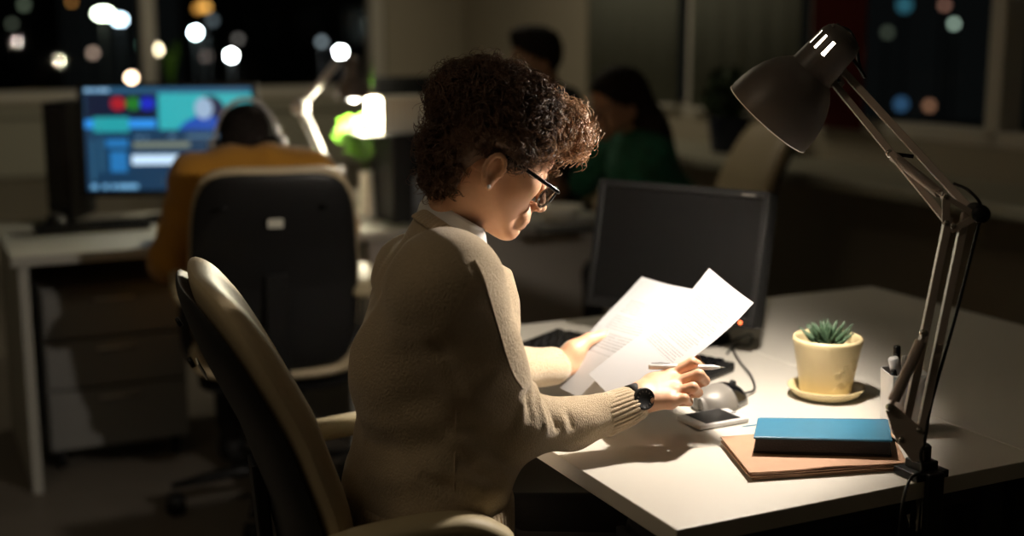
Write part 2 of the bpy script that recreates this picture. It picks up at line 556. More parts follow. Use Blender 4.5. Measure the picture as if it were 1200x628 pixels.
# distant lamps: px, py, distance, colour, strength, radius, label
OUT = [
    (121, 16, 26, (0.85, 1.0, 0.75), 9, .16, 'large greenish white street light high at the upper left', 2.1),
    (140, 23, 27, (0.62, 0.85, 1.0), 5, .15, 'pale blue street light touching the large greenish white one', 1.6),
    (154, 91, 28, (1.0, 0.72, 0.48), 6, .14, 'cream street light just above the glowing blue screen', 1),
    (184, 58, 24, (1.0, 0.85, 0.55), 4, .13, 'warm street light behind the left window mullion', 1),
    (229, 38, 30, (0.75, 0.98, 1.0), 22, .15, 'bright bluish white street light above the headphones, upper of two', 1),
    (271, 65, 30, (0.88, 1.0, 1.0), 24, .15, 'bright white street light above the headphones, lower of two', 1),
    (242, 66, 33, (0.75, 0.60, 0.52), 1.6, .16, 'dull pinkish street light between the two bright white ones', 1),
    (240, 8, 30, (1.0, 0.50, 0.10), 2.6, .17, 'orange street light at the top edge left of centre', 1.3),
    (232, 10, 34, (1.0, 0.45, 0.08), 1.6, .17, 'dimmer orange street light overlapping the brighter orange one', 1),
    (279, 46, 33, (0.45, 0.42, 0.38), .9, .16, 'dim grey street light right of the bright upper white one', 1),
    (249, 24, 36, (0.35, 0.45, 0.5), .9, .18, 'dim blue-grey street light under the orange ones', 1),
    (167, 52, 30, (0.35, 0.85, 0.6), 1.5, .13, 'small teal street light left of the window mullion', 1),
    (109, 62, 31, (1.0, 0.72, 0.55), 1.6, .15, 'dim peach street light above the far monitor corner', 1),
    (377, 49, 30, (0.5, 0.62, 0.68), 1.6, .14, 'dim blue-grey street light left of the far desk lamp head', 1),
    (399, 61, 30, (0.93, 1.0, 1.0), 26, .15, 'bright white street light right above the far desk lamp head', 1),
    (28, 6, 30, (0.35, 0.45, 0.3), .8, .15, 'faint olive street light in the upper left corner', 1),
    (14, 28, 34, (0.35, 0.42, 0.3), .6, .15, 'faintest greenish street light near the left edge', 1),
    (84, 2, 34, (1.0, 0.45, 0.1), 1.3, .13, 'small orange street light cut by the top edge', 1),
    (1118, 28, 30, (0.62, 0.85, 0.68), 2.2, .14, 'pale green street light in the right window beside the mullion', 1),
    (1107, 6, 34, (1.0, 0.5, 0.35), .8, .16, 'dim orange street light above the pale green one', 1),
    (1089, 124, 22, (1.0, 0.5, 0.28), .55, .14, 'soft peach lit window low behind the lamp arm', 1),
    (1056, 122, 24, (0.15, 0.45, 0.9), .35, .2, 'soft blue glow left of the peach one behind the lamp arm', 1),
    (1060, 6, 40, (0.1, 0.45, 0.6), .5, .35, 'wide faint blue glow at the top of the right window', 1),
    (1040, 38, 36, (0.4, 0.5, 0.35), .35, .2, 'barely visible olive street light beside the red curtain', 1),
    (1197, 15, 30, (1.0, 0.45, 0.05), 1.8, .14, 'orange street light at the right edge of the photo', 1),
]
for px, py, d, c, s, r, lb, wide in OUT:
    p = at(px, py, d)
    r *= .5; s *= 3 if s > 3 else .8
    t = thing('street_light', lb, 'street light', (p.x, p.y, -6), group='city lights in the night outside')
    prof = [(r * math.sin(math.pi * i / 12), -r * math.cos(math.pi * i / 12)) for i in range(13)]
    mb = MB().lathe(prof, p, (0, 0, 1), 20)
    if wide > 1:
        mb.v = [(p.x + (x - p.x) * wide, y, z) for x, y, z in mb.v]
    mb.build('lamp_globe', glow('street_glow', c, s), t, True)
    MB().tube([(p.x, p.y, -6), (p.x, p.y, p.z - r * .9)], .04, 8).build('pole', M['blackmat'], t, True)
# dark tower blocks beyond
for x, y, wd, h, lb in ((-26, 48, 16, 14, 'dark apartment block beyond the left window, almost lost in the night'),
                        (-6, 55, 14, 10, 'low dark block behind the far desk lamp, beyond the glass'),
                        (26, 40, 15, 18, 'dark office block beyond the right window, behind the lamp arm')):
    t = thing('office_building', lb, 'building', (x, y, -6))
    MB().box((x, y, -6 + h / 2), (wd, 8, h)).build('facade', M['blackmat'], t)
    wn = MB()
    for i in range(int(wd / 2)):
        for j in range(int(h / 3)):
            wn.box((x - wd / 2 + 1 + i * 2, y - 4.02, -6 + 1.6 + j * 3), (1.1, .06, 1.3))
    wn.build('window_panes', M['blackgloss'], t)

# ================================================================ DESKS
Nn = on(793, 621, DESK); Ff = on(677, 373, DESK); Rr = on(1040, 340, DESK); Sm = on(1000, 452, DESK)
dA0, dB0, dB1, dA1 = A.dot(Nn), B.dot(Nn), B.dot(Ff), A.dot(Rr)
dAs = 1.567


def desk_frame(t, a0, a1, b0, b1, z, m):
    for i, (a, b) in enumerate(((a0 + .06, b0 + .06), (a1 - .06, b0 + .06), (a0 + .06, b1 - .06), (a1 - .06, b1 - .06))):
        MB().box(room(a, b, (z - .03) / 2), (.045, .045, z - .03), x=A, y=B).build('leg', m, t, bevel=.004)
    MB().box(room((a0 + a1) / 2, b0 + .06, z - .05), (a1 - a0 - .16, .03, .04), x=A, y=B).build('rail', m, t)
    MB().box(room((a0 + a1) / 2, b1 - .06, z - .05), (a1 - a0 - .16, .03, .04), x=A, y=B).build('rail', m, t)


t = thing('desk', 'white office desk at which the curly-haired woman reads, lit by the lamp', 'desk', room((dA0 + dAs) / 2, (dB0 + dB1) / 2))
rbox('desktop', dA0, dAs - .001, dB0, dB1, DESK - .027, DESK, M['desk'], t, bevel=.002)
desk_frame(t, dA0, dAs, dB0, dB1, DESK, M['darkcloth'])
rbox('side_panel', dA0 + .52, dAs - .03, dB0 + .10, dB0 + .118, .12, DESK - .03, M['darkcloth'], t)  # dark board added to shut out light stripes under the desk
t = thing('desk', 'white desk joined on the far right beyond the seam, its corner empty', 'desk', room((dA1 + dAs) / 2, (dB0 + dB1) / 2))
rbox('desktop', dAs + .001, dA1, dB0, dB1, DESK - .027, DESK, M['desk'], t, bevel=.002)
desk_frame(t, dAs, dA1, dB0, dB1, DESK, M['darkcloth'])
rbox('modesty_panel', dAs + .03, dA1 - .03, dB0 + .10, dB0 + .118, .12, DESK - .03, M['darkcloth'], t)  # added dark board, keeps the space below this desktop black
# dark pedestal under the near corner
t = thing('drawer_pedestal', 'dark low cabinet under the near corner of the lit desk', 'cabinet', room(dA0 + .28, dB0 + .19))
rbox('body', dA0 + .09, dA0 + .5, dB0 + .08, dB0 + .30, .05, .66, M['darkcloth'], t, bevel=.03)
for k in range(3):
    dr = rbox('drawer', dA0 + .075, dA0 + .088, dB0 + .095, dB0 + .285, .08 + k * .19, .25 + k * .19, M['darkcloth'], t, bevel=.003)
    MB().tube([room(dA0 + .066, dB0 + .14, .2 + k * .19), room(dA0 + .066, dB0 + .24, .2 + k * .19)], .005).build('handle', M['black'], dr, True)

# far row of desks
W0 = on(12, 302, DESK)
fB0 = B.dot(W0); fB1 = fB0 + .8
fA0 = A.dot(W0); fA1 = a_at(426, fB0); fA2 = a_at(712, fB0)
FAR = {}
t = thing('desk', 'far left desk with the glowing editing screen on it', 'desk', room((fA0 + fA1) / 2, (fB0 + fB1) / 2))
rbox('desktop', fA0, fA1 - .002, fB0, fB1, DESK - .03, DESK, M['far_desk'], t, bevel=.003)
rbox('side_panel', fA0 + .02, fA0 + .05, fB0 + .03, fB1 - .03, 0, DESK - .03, M['far_desk'], t, bevel=.002)
rbox('modesty_panel', fA0 + .05, fA1 - .05, fB1 - .1, fB1 - .08, .2, DESK - .03, M['panel'], t)
rbox('side_panel', fA1 - .05, fA1 - .02, fB0 + .03, fB1 - .03, 0, DESK - .03, M['far_desk'], t, bevel=.002)
t = thing('desk', 'far middle desk with the bright desk lamp and a plant on it', 'desk', room((fA1 + fA2) / 2, (fB0 + fB1) / 2))
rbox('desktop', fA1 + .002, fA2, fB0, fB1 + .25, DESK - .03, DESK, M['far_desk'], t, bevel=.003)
rbox('front_panel', fA1 + .03, fA2 - .02, fB0 + .05, fB0 + .07, .0, DESK - .03, M['panel'], t)
rbox('side_panel', fA2 - .05, fA2 - .02, fB0 + .08, fB1 + .2, 0, DESK - .03, M['far_desk'], t)
# drawer pedestal under the far left desk
t = thing('drawer_pedestal', 'grey three-drawer pedestal on castors under the far left desk', 'cabinet', room(fA0 + .3, fB0 + .4))
rbox('body', fA0 + .09, fA0 + .53, fB0 + .20, fB0 + .72, .07, .60, M['cabinet'], t, bevel=.004)
for k, (z0, z1) in enumerate(((.08, .27), (.28, .43), (.44, .59))):
    dr = rbox('drawer', fA0 + .095, fA0 + .525, fB0 + .18, fB0 + .198, z0, z1, M['cabinet'], t, bevel=.003)
    MB().tube([room(fA0 + .25, fB0 + .172, z1 - .03), room(fA0 + .37, fB0 + .172, z1 - .03)], .004).build('handle', M['frame'], dr, True)
for da, db in ((.13, .25), (.49, .25), (.13, .67), (.49, .67)):
    MB().tube([room(fA0 + da - .012, fB0 + db, .035), room(fA0 + da + .012, fB0 + db, .035)], .034, 16).build('castor', M['black'], t, True)

# ================================================================ OFFICE CHAIR


def pillow(curve, W, v0, v1, tf, tb, ex=3.2, nr=14, nt=56, hug=0.0):
    """closed padded slab; curve(v)->(centre, normal, side) ; outline = superellipse"""
    mb = MB(); vs = []; fs = []
    vm, vh = (v0 + v1) / 2, (v1 - v0) / 2
    for side in (1, -1):
        base = len(vs)
        for i in range(nr + 1):
            r = math.sin(i / nr * math.pi / 2)
            for k in range(nt):
                th = 2 * math.pi * k / nt
                cx, sx = math.cos(th), math.sin(th)
                q = (abs(cx) ** ex + abs(sx) ** ex) ** (-1 / ex)
                U, V = r * cx * q, r * sx * q
                c, nrm, sd = curve(vm + V * vh)
                off = (tf if side > 0 else -tb) * max(0, 1 - r ** 3.2) ** .5
                vs.append(c + sd * (U * W(vm + V * vh) / 2) + nrm * (off + hug * U * U))
        for i in range(nr):
            for k in range(nt):
                a, b = base + i * nt + k, base + i * nt + (k + 1) % nt
                f = (a, b, b + nt, a + nt)
                fs.append(f if side > 0 else f[::-1])
    return mb.add(vs, fs)


def sweep(path, w, t, side, n=16):
    """rounded flat bar along the path; w across side, t thick"""
    path = [Vector(p) for p in path]; vs = []; fs = []; m = len(path); side = Vector(side).normalized()
    for i, p in enumerate(path):
        tg = (path[min(i + 1, m - 1)] - path[max(i - 1, 0)]).normalized()
        up = tg.cross(side).normalized()
        k_end = .55 if i in (0, m - 1) else 1
        for k in range(n):
            a = 2 * math.pi * k / n; c, s_ = math.cos(a), math.sin(a)
            q = (abs(c) ** 3.5 + abs(s_) ** 3.5) ** (-1 / 3.5)
            vs.append(p + side * (c * q * w / 2 * k_end) + up * (s_ * q * t / 2 * k_end))
    for i in range(m - 1):
        for k in range(n): fs.append((i * n + k, i * n + (k + 1) % n, (i + 1) * n + (k + 1) % n, (i + 1) * n + k))
    fs.append(tuple(range(n))[::-1]); fs.append(tuple(range((m - 1) * n, m * n)))
    return MB().add(vs, fs)


def smooth_path(pts, n=8):
    out = []
    P = [Vector(p) for p in pts]; P = [P[0] * 2 - P[1]] + P + [P[-1] * 2 - P[-2]]
    for i in range(1, len(P) - 2):
        for k in range(n):
            t = k / n
            out.append(.5 * ((2 * P[i]) + (P[i + 1] - P[i - 1]) * t + (2 * P[i - 1] - 5 * P[i] + 4 * P[i + 1] - P[i + 2]) * t * t + (3 * P[i] - P[i - 1] - 3 * P[i + 1] + P[i + 2]) * t ** 3))
    out.append(P[-2])
    return out


BACKZ = [.42, .52, .62, .72, .84, .96, 1.05, 1.12]
BACKX = [-.165, -.180, -.194, -.212, -.252, -.312, -.360, -.397]


def back_curve(dx):
    def f(z):
        x = float(np.interp(z, BACKZ, BACKX)); x2 = float(np.interp(z + .02, BACKZ, BACKX)); x1 = float(np.interp(z - .02, BACKZ, BACKX))
        tg = Vector((x2 - x1, 0, .04)).normalized()
        nrm = Vector((tg.z, 0, -tg.x))
        return Vector((x, 0, z)) + nrm * dx, nrm, Vector((0, 1, 0))
    return f


def make_chair(label):
    t = thing('office_chair', label, 'chair', (0, 0, 0), group='cream leather office chairs')
    Wb = lambda z: .46 - .05 * max(0, (z - .75) / .35)
    pillow(back_curve(.0), Wb, .47, 1.045, .046, .030, 5.0, hug=.020).build('backrest', M['leather'], t, True)
    sh = pillow(back_curve(-.024), lambda z: Wb(z) - .012, .46, 1.04, .012, .028, 5.0, hug=.020).build('back_shell', M['shell'], t, True)
    lab_c, lab_n, _ = back_curve(-.061)(.925)
    MB().box(lab_c, (.003, .040, .028), x=lab_n, y=Vector((0, 1, 0)), z=Vector((-lab_n.z, 0, lab_n.x))).build('care_label', M['card'], sh, bevel=.001)
    for yy in (-.13, .13):
        c, nn, _ = back_curve(-.058)(.97)
        MB().tube([c + Vector((0, yy, 0)), c + Vector((0, yy, 0)) - nn * .006], .008, 12).build('screw_cap', M['black'], sh, True)
    seat = lambda v: (Vector((v, 0, .445 + .012 * math.cos(v * 6))), Vector((0, 0, 1)), Vector((0, 1, 0)))
    pillow(seat, lambda v: .48, -.21, .27, .042, .035, 4.5, hug=.012).build('seat', M['leather'], t, True)
    pillow(lambda v: (Vector((v, 0, .405)), Vector((0, 0, 1)), Vector((0, 1, 0))), lambda v: .44, -.19, .24, .01, .025, 4).build('seat_shell', M['shell'], t, True)
    MB().prism([(-.19, -.03, .40), (-.26, -.03, .42), (-.285, -.03, .75), (-.262, -.03, .75), (-.25, -.03, .50), (-.16, -.03, .43)], (0, .06, 0)).build('back_bracket', M['black'], t, bevel=.004)
    for s in (-1, 1):
        pad = smooth_path([(-.235, s * .235, .675), (-.17, s * .25, .70), (-.05, s * .255, .712), (.00, s * .255, .704), (.05, s * .25, .672)], 6)
        ar = sweep(pad, .058, .034, (0, 1, 0)).build('armrest', M['armpad'], t, True)
        brace = smooth_path([(.035, s * .248, .668), (.085, s * .25, .60), (.09, s * .245, .47), (.04, s * .20, .40)], 6)
        sweep(brace, .038, .02, (0, 1, 0)).build('arm_bracket', M['shell'], ar, True)
    MB().lathe([(0, .10), (.028, .10), (.028, .22), (.018, .22), (.018, .40), (0, .40)], (0, 0, 0), n=24).build('gas_column', M['black'], t, True)
    MB().box((0, 0, .385), (.2, .16, .03)).build('tilt_mechanism', M['black'], t, bevel=.006)
    base = MB()
    for k in range(5):
        a = 2 * math.pi * k / 5 + .35
        d = Vector((math.cos(a), math.sin(a), 0)); p = Vector((-math.sin(a), math.cos(a), 0))
        leg = sweep([d * .02 + UP * .115, d * .12 + UP * .115, d * .22 + UP * .10, d * .31 + UP * .085], .042, .028, p)
        l = leg.build('leg', M['black'], t, True)
        MB().tube([d * .30 + UP * .03 - p * .026, d * .30 + UP * .03 + p * .026], .029, 18).build('castor', M['black'], l, True)
    return t


chair0 = make_chair('cream leather office chair with black shell holding the curly-haired woman')
CH_F = Vector((math.cos(math.radians(18)), math.sin(math.radians(18)), 0))
chair0.location = (-.128, 1.945, 0); chair0.rotation_euler = (0, 0, math.radians(18))


def put_chair(x, y, rz, label):
    c = copy_tree(chair0); c.location = (x, y, 0); c.rotation_euler = (0, 0, rz); c['label'] = label
    return c


pc = at(318, 200, 3.34)
CH2 = Vector((pc.x - .065, pc.y + .30, 0))
put_chair(CH2.x, CH2.y, math.radians(90 + 13), 'office chair seen from behind, black back with small white label, below the mustard sweater')
put_chair(.68, 4.84, math.radians(180 + 14), 'office chair side-on between the dark monitor and the lamp, cream edge to the left')
put_chair(.24, 5.66, math.radians(180 + 22), 'office chair of the short-haired man at the back')

# ================================================================ PEOPLE
def head_frame(pitch, yaw):
    """yaw: heading of the face in the ground plane; pitch: face turned down"""
    f = Vector((math.cos(pitch) * math.cos(yaw), math.cos(pitch) * math.sin(yaw), -math.sin(pitch)))
    l = Vector((-math.sin(yaw), math.cos(yaw), 0))
    return Matrix((f, l, f.cross(l))).transposed()      # columns f, l, u


def head_sdf(h, neck_end, neck_r=(.044, .039)):
    """head in its own frame: x to the face, y to its left, z up; origin inside the skull"""
    ne = np.array(neck_end)
    lo = np.minimum([-.125, -.10, -.19], ne - .07); hi = np.maximum([.13, .10, .115], ne + .07)
    s = SDF(lo, hi, h)
    s.ell((-.004, 0, .002), (.093, .073, .076), 0)
    s.ell((.034, 0, -.048), (.056, .060, .078), .03)
    s.ell((.040, 0, -.092), (.046, .047, .042), .02)
    for e in (-1, 1):
        s.cone((-.002, e * .050, -.084), (.072, e * .012, -.137), .014, .015, .024)
        s.ell((.060, e * .036, -.062), (.022, .022, .020), .02)
        s.cone((.070, e * .038, -.022), (.084, e * .010, -.020), .010, .010, .014)
    s.ell((.084, 0, -.137), (.014, .017, .013), .014)
    for e in (-1, 1):
        s.ell((.094, e * .031, -.042), (.014, .015, .011), .012, 'sub')
        s.ell((.0755, e * .031, -.041), (.0125, .0145, .012), .003)
    s.chain([(.083, 0, -.030), (.097, 0, -.052), (.113, 0, -.081)], [.0085, .0075, .0085], .008)
    s.ell((.113, 0, -.083), (.0095, .009, .0085), .004)
    for e in (-1, 1): s.ell((.103, e * .011, -.0865), (.0085, .0065, .0065), .005)
    for e in (-1, 1): s.ell((.108, e * .006, -.093), (.004, .0025, .003), .002, 'sub')
    s.ell((.088, 0, -.111), (.016, .028, .022), .012)
    s.ell((.0965, 0, -.1125), (.0075, .020, .0045), .004)
    s.ell((.0935, 0, -.1210), (.0085, .017, .0055), .004)
    s.cone((.1035, -.020, -.1165), (.1035, .020, -.1165), .0016, .0016, .003, 'sub')
    s.ell((.092, 0, -.1285), (.005, .015, .0035), .006, 'sub')
    s.chain([(-.03, 0, -.06), tuple(ne)], list(neck_r), .035)
    s.cone((-.046, 0, -.05), tuple(ne * .6 + np.array([-.036, 0, -.05]) * .4), .036, .030, .03)
    for e in (-1, 1):   # ears
        c, sn = math.cos(.32), math.sin(.32)
        R = np.array([[c, 0, sn * 0], [0, 1, 0], [0, 0, 1]])
        ex = -.008
        s.ell((ex, e * .0745, -.072), (.0145, .0075, .0245), .006)
        s.ell((ex + .003, e * .0825, -.069), (.0085, .006, .0145), .004, 'sub')
        s.ell((ex + .010, e * .077, -.072), (.004, .005, .006), .004)
        ring = [(ex + .0140 * math.cos(t) - .001, e * (.080 + .003 * abs(math.sin(t))), -.069 + .022 * math.sin(t)) for t in np.linspace(-.15, math.pi + .9, 12)]
        s.chain(ring, [.0034] * 12, .003)
        s.ell((ex + .004, e * .077, -.0935), (.0062, .0045, .0075), .005)
    return s


def world_mesh(v, fr, c):
    R = np.array([[fr[i][j] for j in range(3)] for i in range(3)])
    return v @ R.T + np.array(c)


def to_local(p, fr, c):
    return np.array(fr.transposed() @ (Vector(p) - Vector(c)))


def lathe_ellip(rings, n=56):
    """rings: list of (centre, axis_x vector, axis_y vector) full vectors"""
    vs, fs = [], []
    for c, u, w in rings:
        for k in range(n):
            a = 2 * math.pi * k / n
            vs.append(Vector(c) + Vector(u) * math.cos(a) + Vector(w) * math.sin(a))
    for i in range(len(rings) - 1):
        for k in range(n): fs.append((i * n + k, i * n + (k + 1) % n, (i + 1) * n + (k + 1) % n, (i + 1) * n + k))
    return vs, fs


# ---- main figure: woman reading
HC_ = at(589, 147, 1.93)
HF = head_frame(math.radians(28), math.radians(19))
BF = Vector((math.cos(math.radians(14)), math.sin(math.radians(14)), 0))
BS = Vector((-BF.y, BF.x, 0))
woman = thing('person', 'woman with curly brown hair, glasses and beige sweater reading papers at the lit desk', 'person', (-.12, 1.95, 0))

neck_w = at(528, 275, 1.95)
hs = head_sdf(.0017, to_local(neck_w, HF, HC_))
hv, _, hq = hs.mesh()
hv = world_mesh(hv, HF, HC_)


def P3(*a): return [np.array(at(*p)) for p in a]


# body core under the clothes and the arms, one surface with the hands
SHR, ELR, WRR = at(527, 338, 1.775), at(600, 497, 1.885), at(750, 466, 2.0)
SHL, ELL_, WRL = at(486, 322, 2.10), at(552, 430, 2.14), at(658, 428, 2.285)


def hand_chain(s, wrist, fore, mcps, fingers, thumb, rw=(.024, .0215)):
    """s: SDF. wrist/fore: points; mcps: 4 points; fingers: 4 lists of 3 further joints; thumb: list of 4 points"""
    s.cone(fore, wrist, rw[0], rw[1], 0.0)
    for i, m_ in enumerate(mcps):
        w_ = np.array(wrist) + (np.array(m_) - np.mean(mcps, axis=0)) * .38
        s.cone(w_, m_, .0155, .0115, .012)
    for i in range(3):
        mid = (np.array(mcps[i]) + np.array(mcps[i + 1])) / 2
        s.cone((np.array(wrist) + mid) / 2, mid, .0125, .0085, .010)
    s.chain([np.array(wrist), thumb[0], thumb[1]], [.017, .0165, .0125], .014)
    s.chain(thumb[1:], [.0115, .0105, .0085], .003)
    rr = [(.0105, .0088, .0078, .0066), (.0108, .0092, .0080, .0068), (.0102, .0086, .0076, .0064), (.0092, .0076, .0068, .0058)]
    for m_, fg, r_ in zip(mcps, fingers, rr):
        s.chain([m_] + list(fg), list(r_), .0025)
    for m_ in mcps: s.ell(m_, (.0118,) * 3, .006)
    return s


rW = np.array(at(751, 466, 2.0)); rFo = np.array(at(700, 489, 1.975))
rM = P3((786, 439, 2.040), (793, 449, 2.022), (792, 460, 2.003), (786, 470, 1.988))
rFing = [P3((811, 425, 2.035), (821, 429, 2.058), (813, 436, 2.072)),
         P3((819, 439, 2.012), (826, 446, 2.036), (815, 452, 2.052)),
         P3((812, 454, 1.995), (818, 460, 2.018), (806, 463, 2.034)),
         P3((802, 467, 1.985), (807, 471, 2.006), (797, 472, 2.02))]
rTh = P3((765, 452, 2.035), (784, 442, 2.068), (801, 432, 2.080), (816, 422, 2.066))
allr = np.array([rW, rFo] + rM + sum(rFing, []) + rTh)
sr = SDF(allr.min(0) - .035, allr.max(0) + .035, .0013)
hand_chain(sr, rW, rFo, rM, rFing, rTh)
# tendons on the back of the hand
for m_ in rM[:3]:
    n_ = np.array([-.10, -.55, .82]); a_ = rW * .45 + m_ * .55 + n_ * .0095; b_ = m_ + n_ * .0085
    sr.cone(a_, b_, .0022, .0030, .005)
rv, _, rq = sr.mesh()
rv = sm_laplace(rv, rq, 2)

lW = np.array(at(660, 426, 2.285)); lFo = np.array(at(620, 431, 2.24))
lM = P3((690, 401, 2.345), (689, 411, 2.325), (685, 421, 2.308), (678, 431, 2.295))
lFing = [P3((707, 397, 2.375), (717, 400, 2.392), (722, 405, 2.395)),
         P3((706, 410, 2.362), (715, 412, 2.380), (720, 416, 2.385)),
         P3((700, 423, 2.345), (708, 424, 2.365), (712, 428, 2.37)),
         P3((691, 433, 2.325), (698, 434, 2.345), (701, 437, 2.35))]
lTh = P3((672, 411, 2.285), (690, 398, 2.295), (704, 394, 2.305), (717, 391, 2.318))
alll = np.array([lW, lFo] + lM + sum(lFing, []) + lTh)
sl_ = SDF(alll.min(0) - .035, alll.max(0) + .035, .0016)
hand_chain(sl_, lW, lFo, lM, lFing, lTh)
lv, _, lq = sl_.mesh()
lv = sm_laplace(lv, lq, 2)

# trunk and arms (hidden by the clothes)
hip = Vector((-.118, 1.955, .53)); chest = Vector(at(510, 400, 1.97))
sb = SDF((-.42, 1.62, .40), (.40, 2.45, 1.16), .006)
sb.cone(neck_w, chest + UP * .10, .040, .06, .02)
sb.cone(chest + UP * .08, hip, .070, .080, .03)
sb.cone(SHR, SHL, .03, .03, .03)
for a, b, c, f0 in ((SHR, ELR, rFo, rW), (SHL, ELL_, lFo, lW)):
    sb.chain([a, b, c], [.030, .026, .022], .02)
bv, _, bq = sb.mesh()
V, Q = joinq([(hv, hq), (rv, rq), (lv, lq), (bv, bq)])
body = np_mesh('body', V, outward(V, Q), M['skin'], woman)

# ---- sweater
s = SDF((-.40, 1.60, .60), (.36, 2.46, 1.20), .0036)
ring = [(635, 506, .118, .165), (600, 506, .117, .165), (560, 505, .121, .168), (500, 507, .117, .166), (440, 508, .113, .165), (385, 511, .109, .165), (345, 514, .102, .160),
        (318, 517, .092, .140), (295, 521, .080, .110), (278, 525, .068, .084), (262, 528, .060, .070), (250, 530, .056, .064)]
RZ = []
for py, px, a_, b_ in ring:
    c = at(px, py, 1.955); RZ.append((c.z, c.x, c.y, a_, b_))
RZ = np.array(RZ)


def torso(x, y, z):
    cx, cy, a_, b_ = (np.interp(z, RZ[:, 0], RZ[:, i]) for i in (1, 2, 3, 4))
    f = (x - cx) * BF.x + (y - cy) * BF.y; q = (x - cx) * BS.x + (y - cy) * BS.y
    k0 = np.sqrt((f / a_) ** 2 + (q / b_) ** 2)
    d = (k0 - 1) * np.minimum(a_, b_) * .92
    return np.maximum(d, np.maximum(RZ[0, 0] + .028 - z, z - RZ[-1, 0]))


s.put(torso, (-.34, 1.70, .62), (.12, 2.26, 1.15), 0)
npSH, npEL = np.array(SHR), np.array(ELR)
# shoulders and sleeves
s.ell(np.array(at(521, 330, 1.80)), (.060, .058, .056), .05)
s.ell(np.array(at(484, 318, 2.08)), (.060, .060, .058), .05)
s.cone(np.array(at(518, 312, 1.92)), np.array(at(524, 328, 1.80)), .042, .052, .05)
cufR = np.array(at(742, 475, 1.995)); mid1 = np.array(at(562, 420, 1.815)); fm = np.array(at(668, 497, 1.955))
s.cone(np.array(at(470, 430, 1.87)), np.array(at(513, 348, 1.80)), .070, .052, .07)
s.cone(npSH, mid1, .060, .056, .055)
s.cone(mid1, npEL, .056, .053, .03)
s.chain([npEL, fm, cufR], [.051, .038, .0285], .02)
s.chain([np.array(SHL), np.array(ELL_), np.array(at(650, 430, 2.272))], [.058, .048, .031], .03)
# chest front and fold over the hem
s.ell(np.array(at(566, 372, 1.95)), (.042, .095, .080), .06)
s.ell(np.array(at(563, 545, 1.90)), (.050, .085, .032), .035)
s.ell(np.array(at(440, 560, 1.98)), (.045, .095, .04), .04)


FOLDS = []


def wrinkle(pts, amp, w):
    FOLDS.append(([np.array(at(*p)) for p in pts], amp, w))


# creases and folds: armpit, elbow crook, sleeve, waist (negative = valley)
wrinkle([(507, 392, 1.75), (520, 425, 1.74), (538, 470, 1.76), (556, 510, 1.79)], -.005, .013)
wrinkle([(612, 447, 1.85), (622, 466, 1.82), (626, 492, 1.825)], -.006, .007)
wrinkle([(640, 462, 1.88), (650, 478, 1.87), (652, 500, 1.88)], -.005, .006)
wrinkle([(660, 466, 1.91), (668, 480, 1.90), (669, 500, 1.905)], -.003, .005)
wrinkle([(594, 458, 1.83), (600, 478, 1.815), (598, 502, 1.82)], -.004, .008)
wrinkle([(626, 452, 1.87), (634, 472, 1.85), (638, 500, 1.855)], .004, .007)
wrinkle([(650, 460, 1.90), (659, 478, 1.885), (661, 502, 1.895)], .003, .006)
wrinkle([(606, 450, 1.83), (611, 474, 1.815), (612, 500, 1.82)], .003, .006)
wrinkle([(536, 532, 1.81), (560, 552, 1.80), (590, 566, 1.82)], -.007, .012)
wrinkle([(500, 560, 1.80), (540, 578, 1.79), (585, 590, 1.80)], -.005, .010)
wrinkle([(530, 515, 1.80), (560, 530, 1.80), (585, 548, 1.81)], .005, .012)
wrinkle([(440, 462, 1.84), (475, 470, 1.80), (510, 462, 1.79)], -.0035, .016)
wrinkle([(430, 520, 1.86), (470, 530, 1.80), (520, 520, 1.79)], -.004, .014)
wrinkle([(425, 490, 1.86), (470, 500, 1.80), (515, 492, 1.79)], .003, .016)
wrinkle([(430, 555, 1.86), (470, 565, 1.80), (510, 556, 1.79)], .004, .016)
wrinkle([(560, 395, 1.765), (572, 425, 1.77), (580, 455, 1.785)], -.004, .009)
wrinkle([(545, 440, 1.77), (560, 470, 1.775), (580, 490, 1.79)], .003, .012)
# opening for the neck and sleeve ends
NBC = Vector(at(527, 277, 1.945)); nf = Vector(at(566, 303, 1.945)) - Vector(at(489, 252, 1.945)); NAX = nf.cross(BS).normalized(); NAX = NAX if NAX.z > 0 else -NAX


def above_neck(x, y, z):
    px_, py_, pz_ = x - NBC.x, y - NBC.y, z - NBC.z
    hgt = px_ * NAX.x + py_ * NAX.y + pz_ * NAX.z
    rad = np.sqrt(np.maximum(px_ ** 2 + py_ ** 2 + pz_ ** 2 - hgt ** 2, 0))
    return np.maximum(.004 - hgt, rad - .100)


s.put(above_neck, np.array(NBC) - .12, np.array(NBC) + .12, .006, 'sub')
s.cone(np.array(NBC + NAX * .02), np.array(NBC - NAX * .03), .046, .044, .004, 'sub')
v, _, q = s.mesh()
v = sm_laplace(v, q, 9)
n_ = vnormals(v, q)
dd = .0010 * (np.sin(v[:, 0] * 61 + 3 * np.sin(v[:, 2] * 23)) * np.sin(v[:, 2] * 47 + 2 * np.sin(v[:, 1] * 31)) + .6 * np.sin(v[:, 1] * 83 + v[:, 2] * 60))
def seg_dist(v, pts):
    best = np.full(len(v), 9.0)
    for a, b in zip(pts[:-1], pts[1:]):
        ab = b - a; t = np.clip(((v - a) @ ab) / (ab @ ab), 0, 1)
        best = np.minimum(best, np.linalg.norm(v - a - t[:, None] * ab, axis=1))
    return best


for pts, amp, w in FOLDS:
    dd = dd + amp * np.exp(-(seg_dist(v, pts) / w) ** 2)
sweater = np_mesh('sweater', v + n_ * dd[:, None], outward(v, q), M['sweater'], woman)


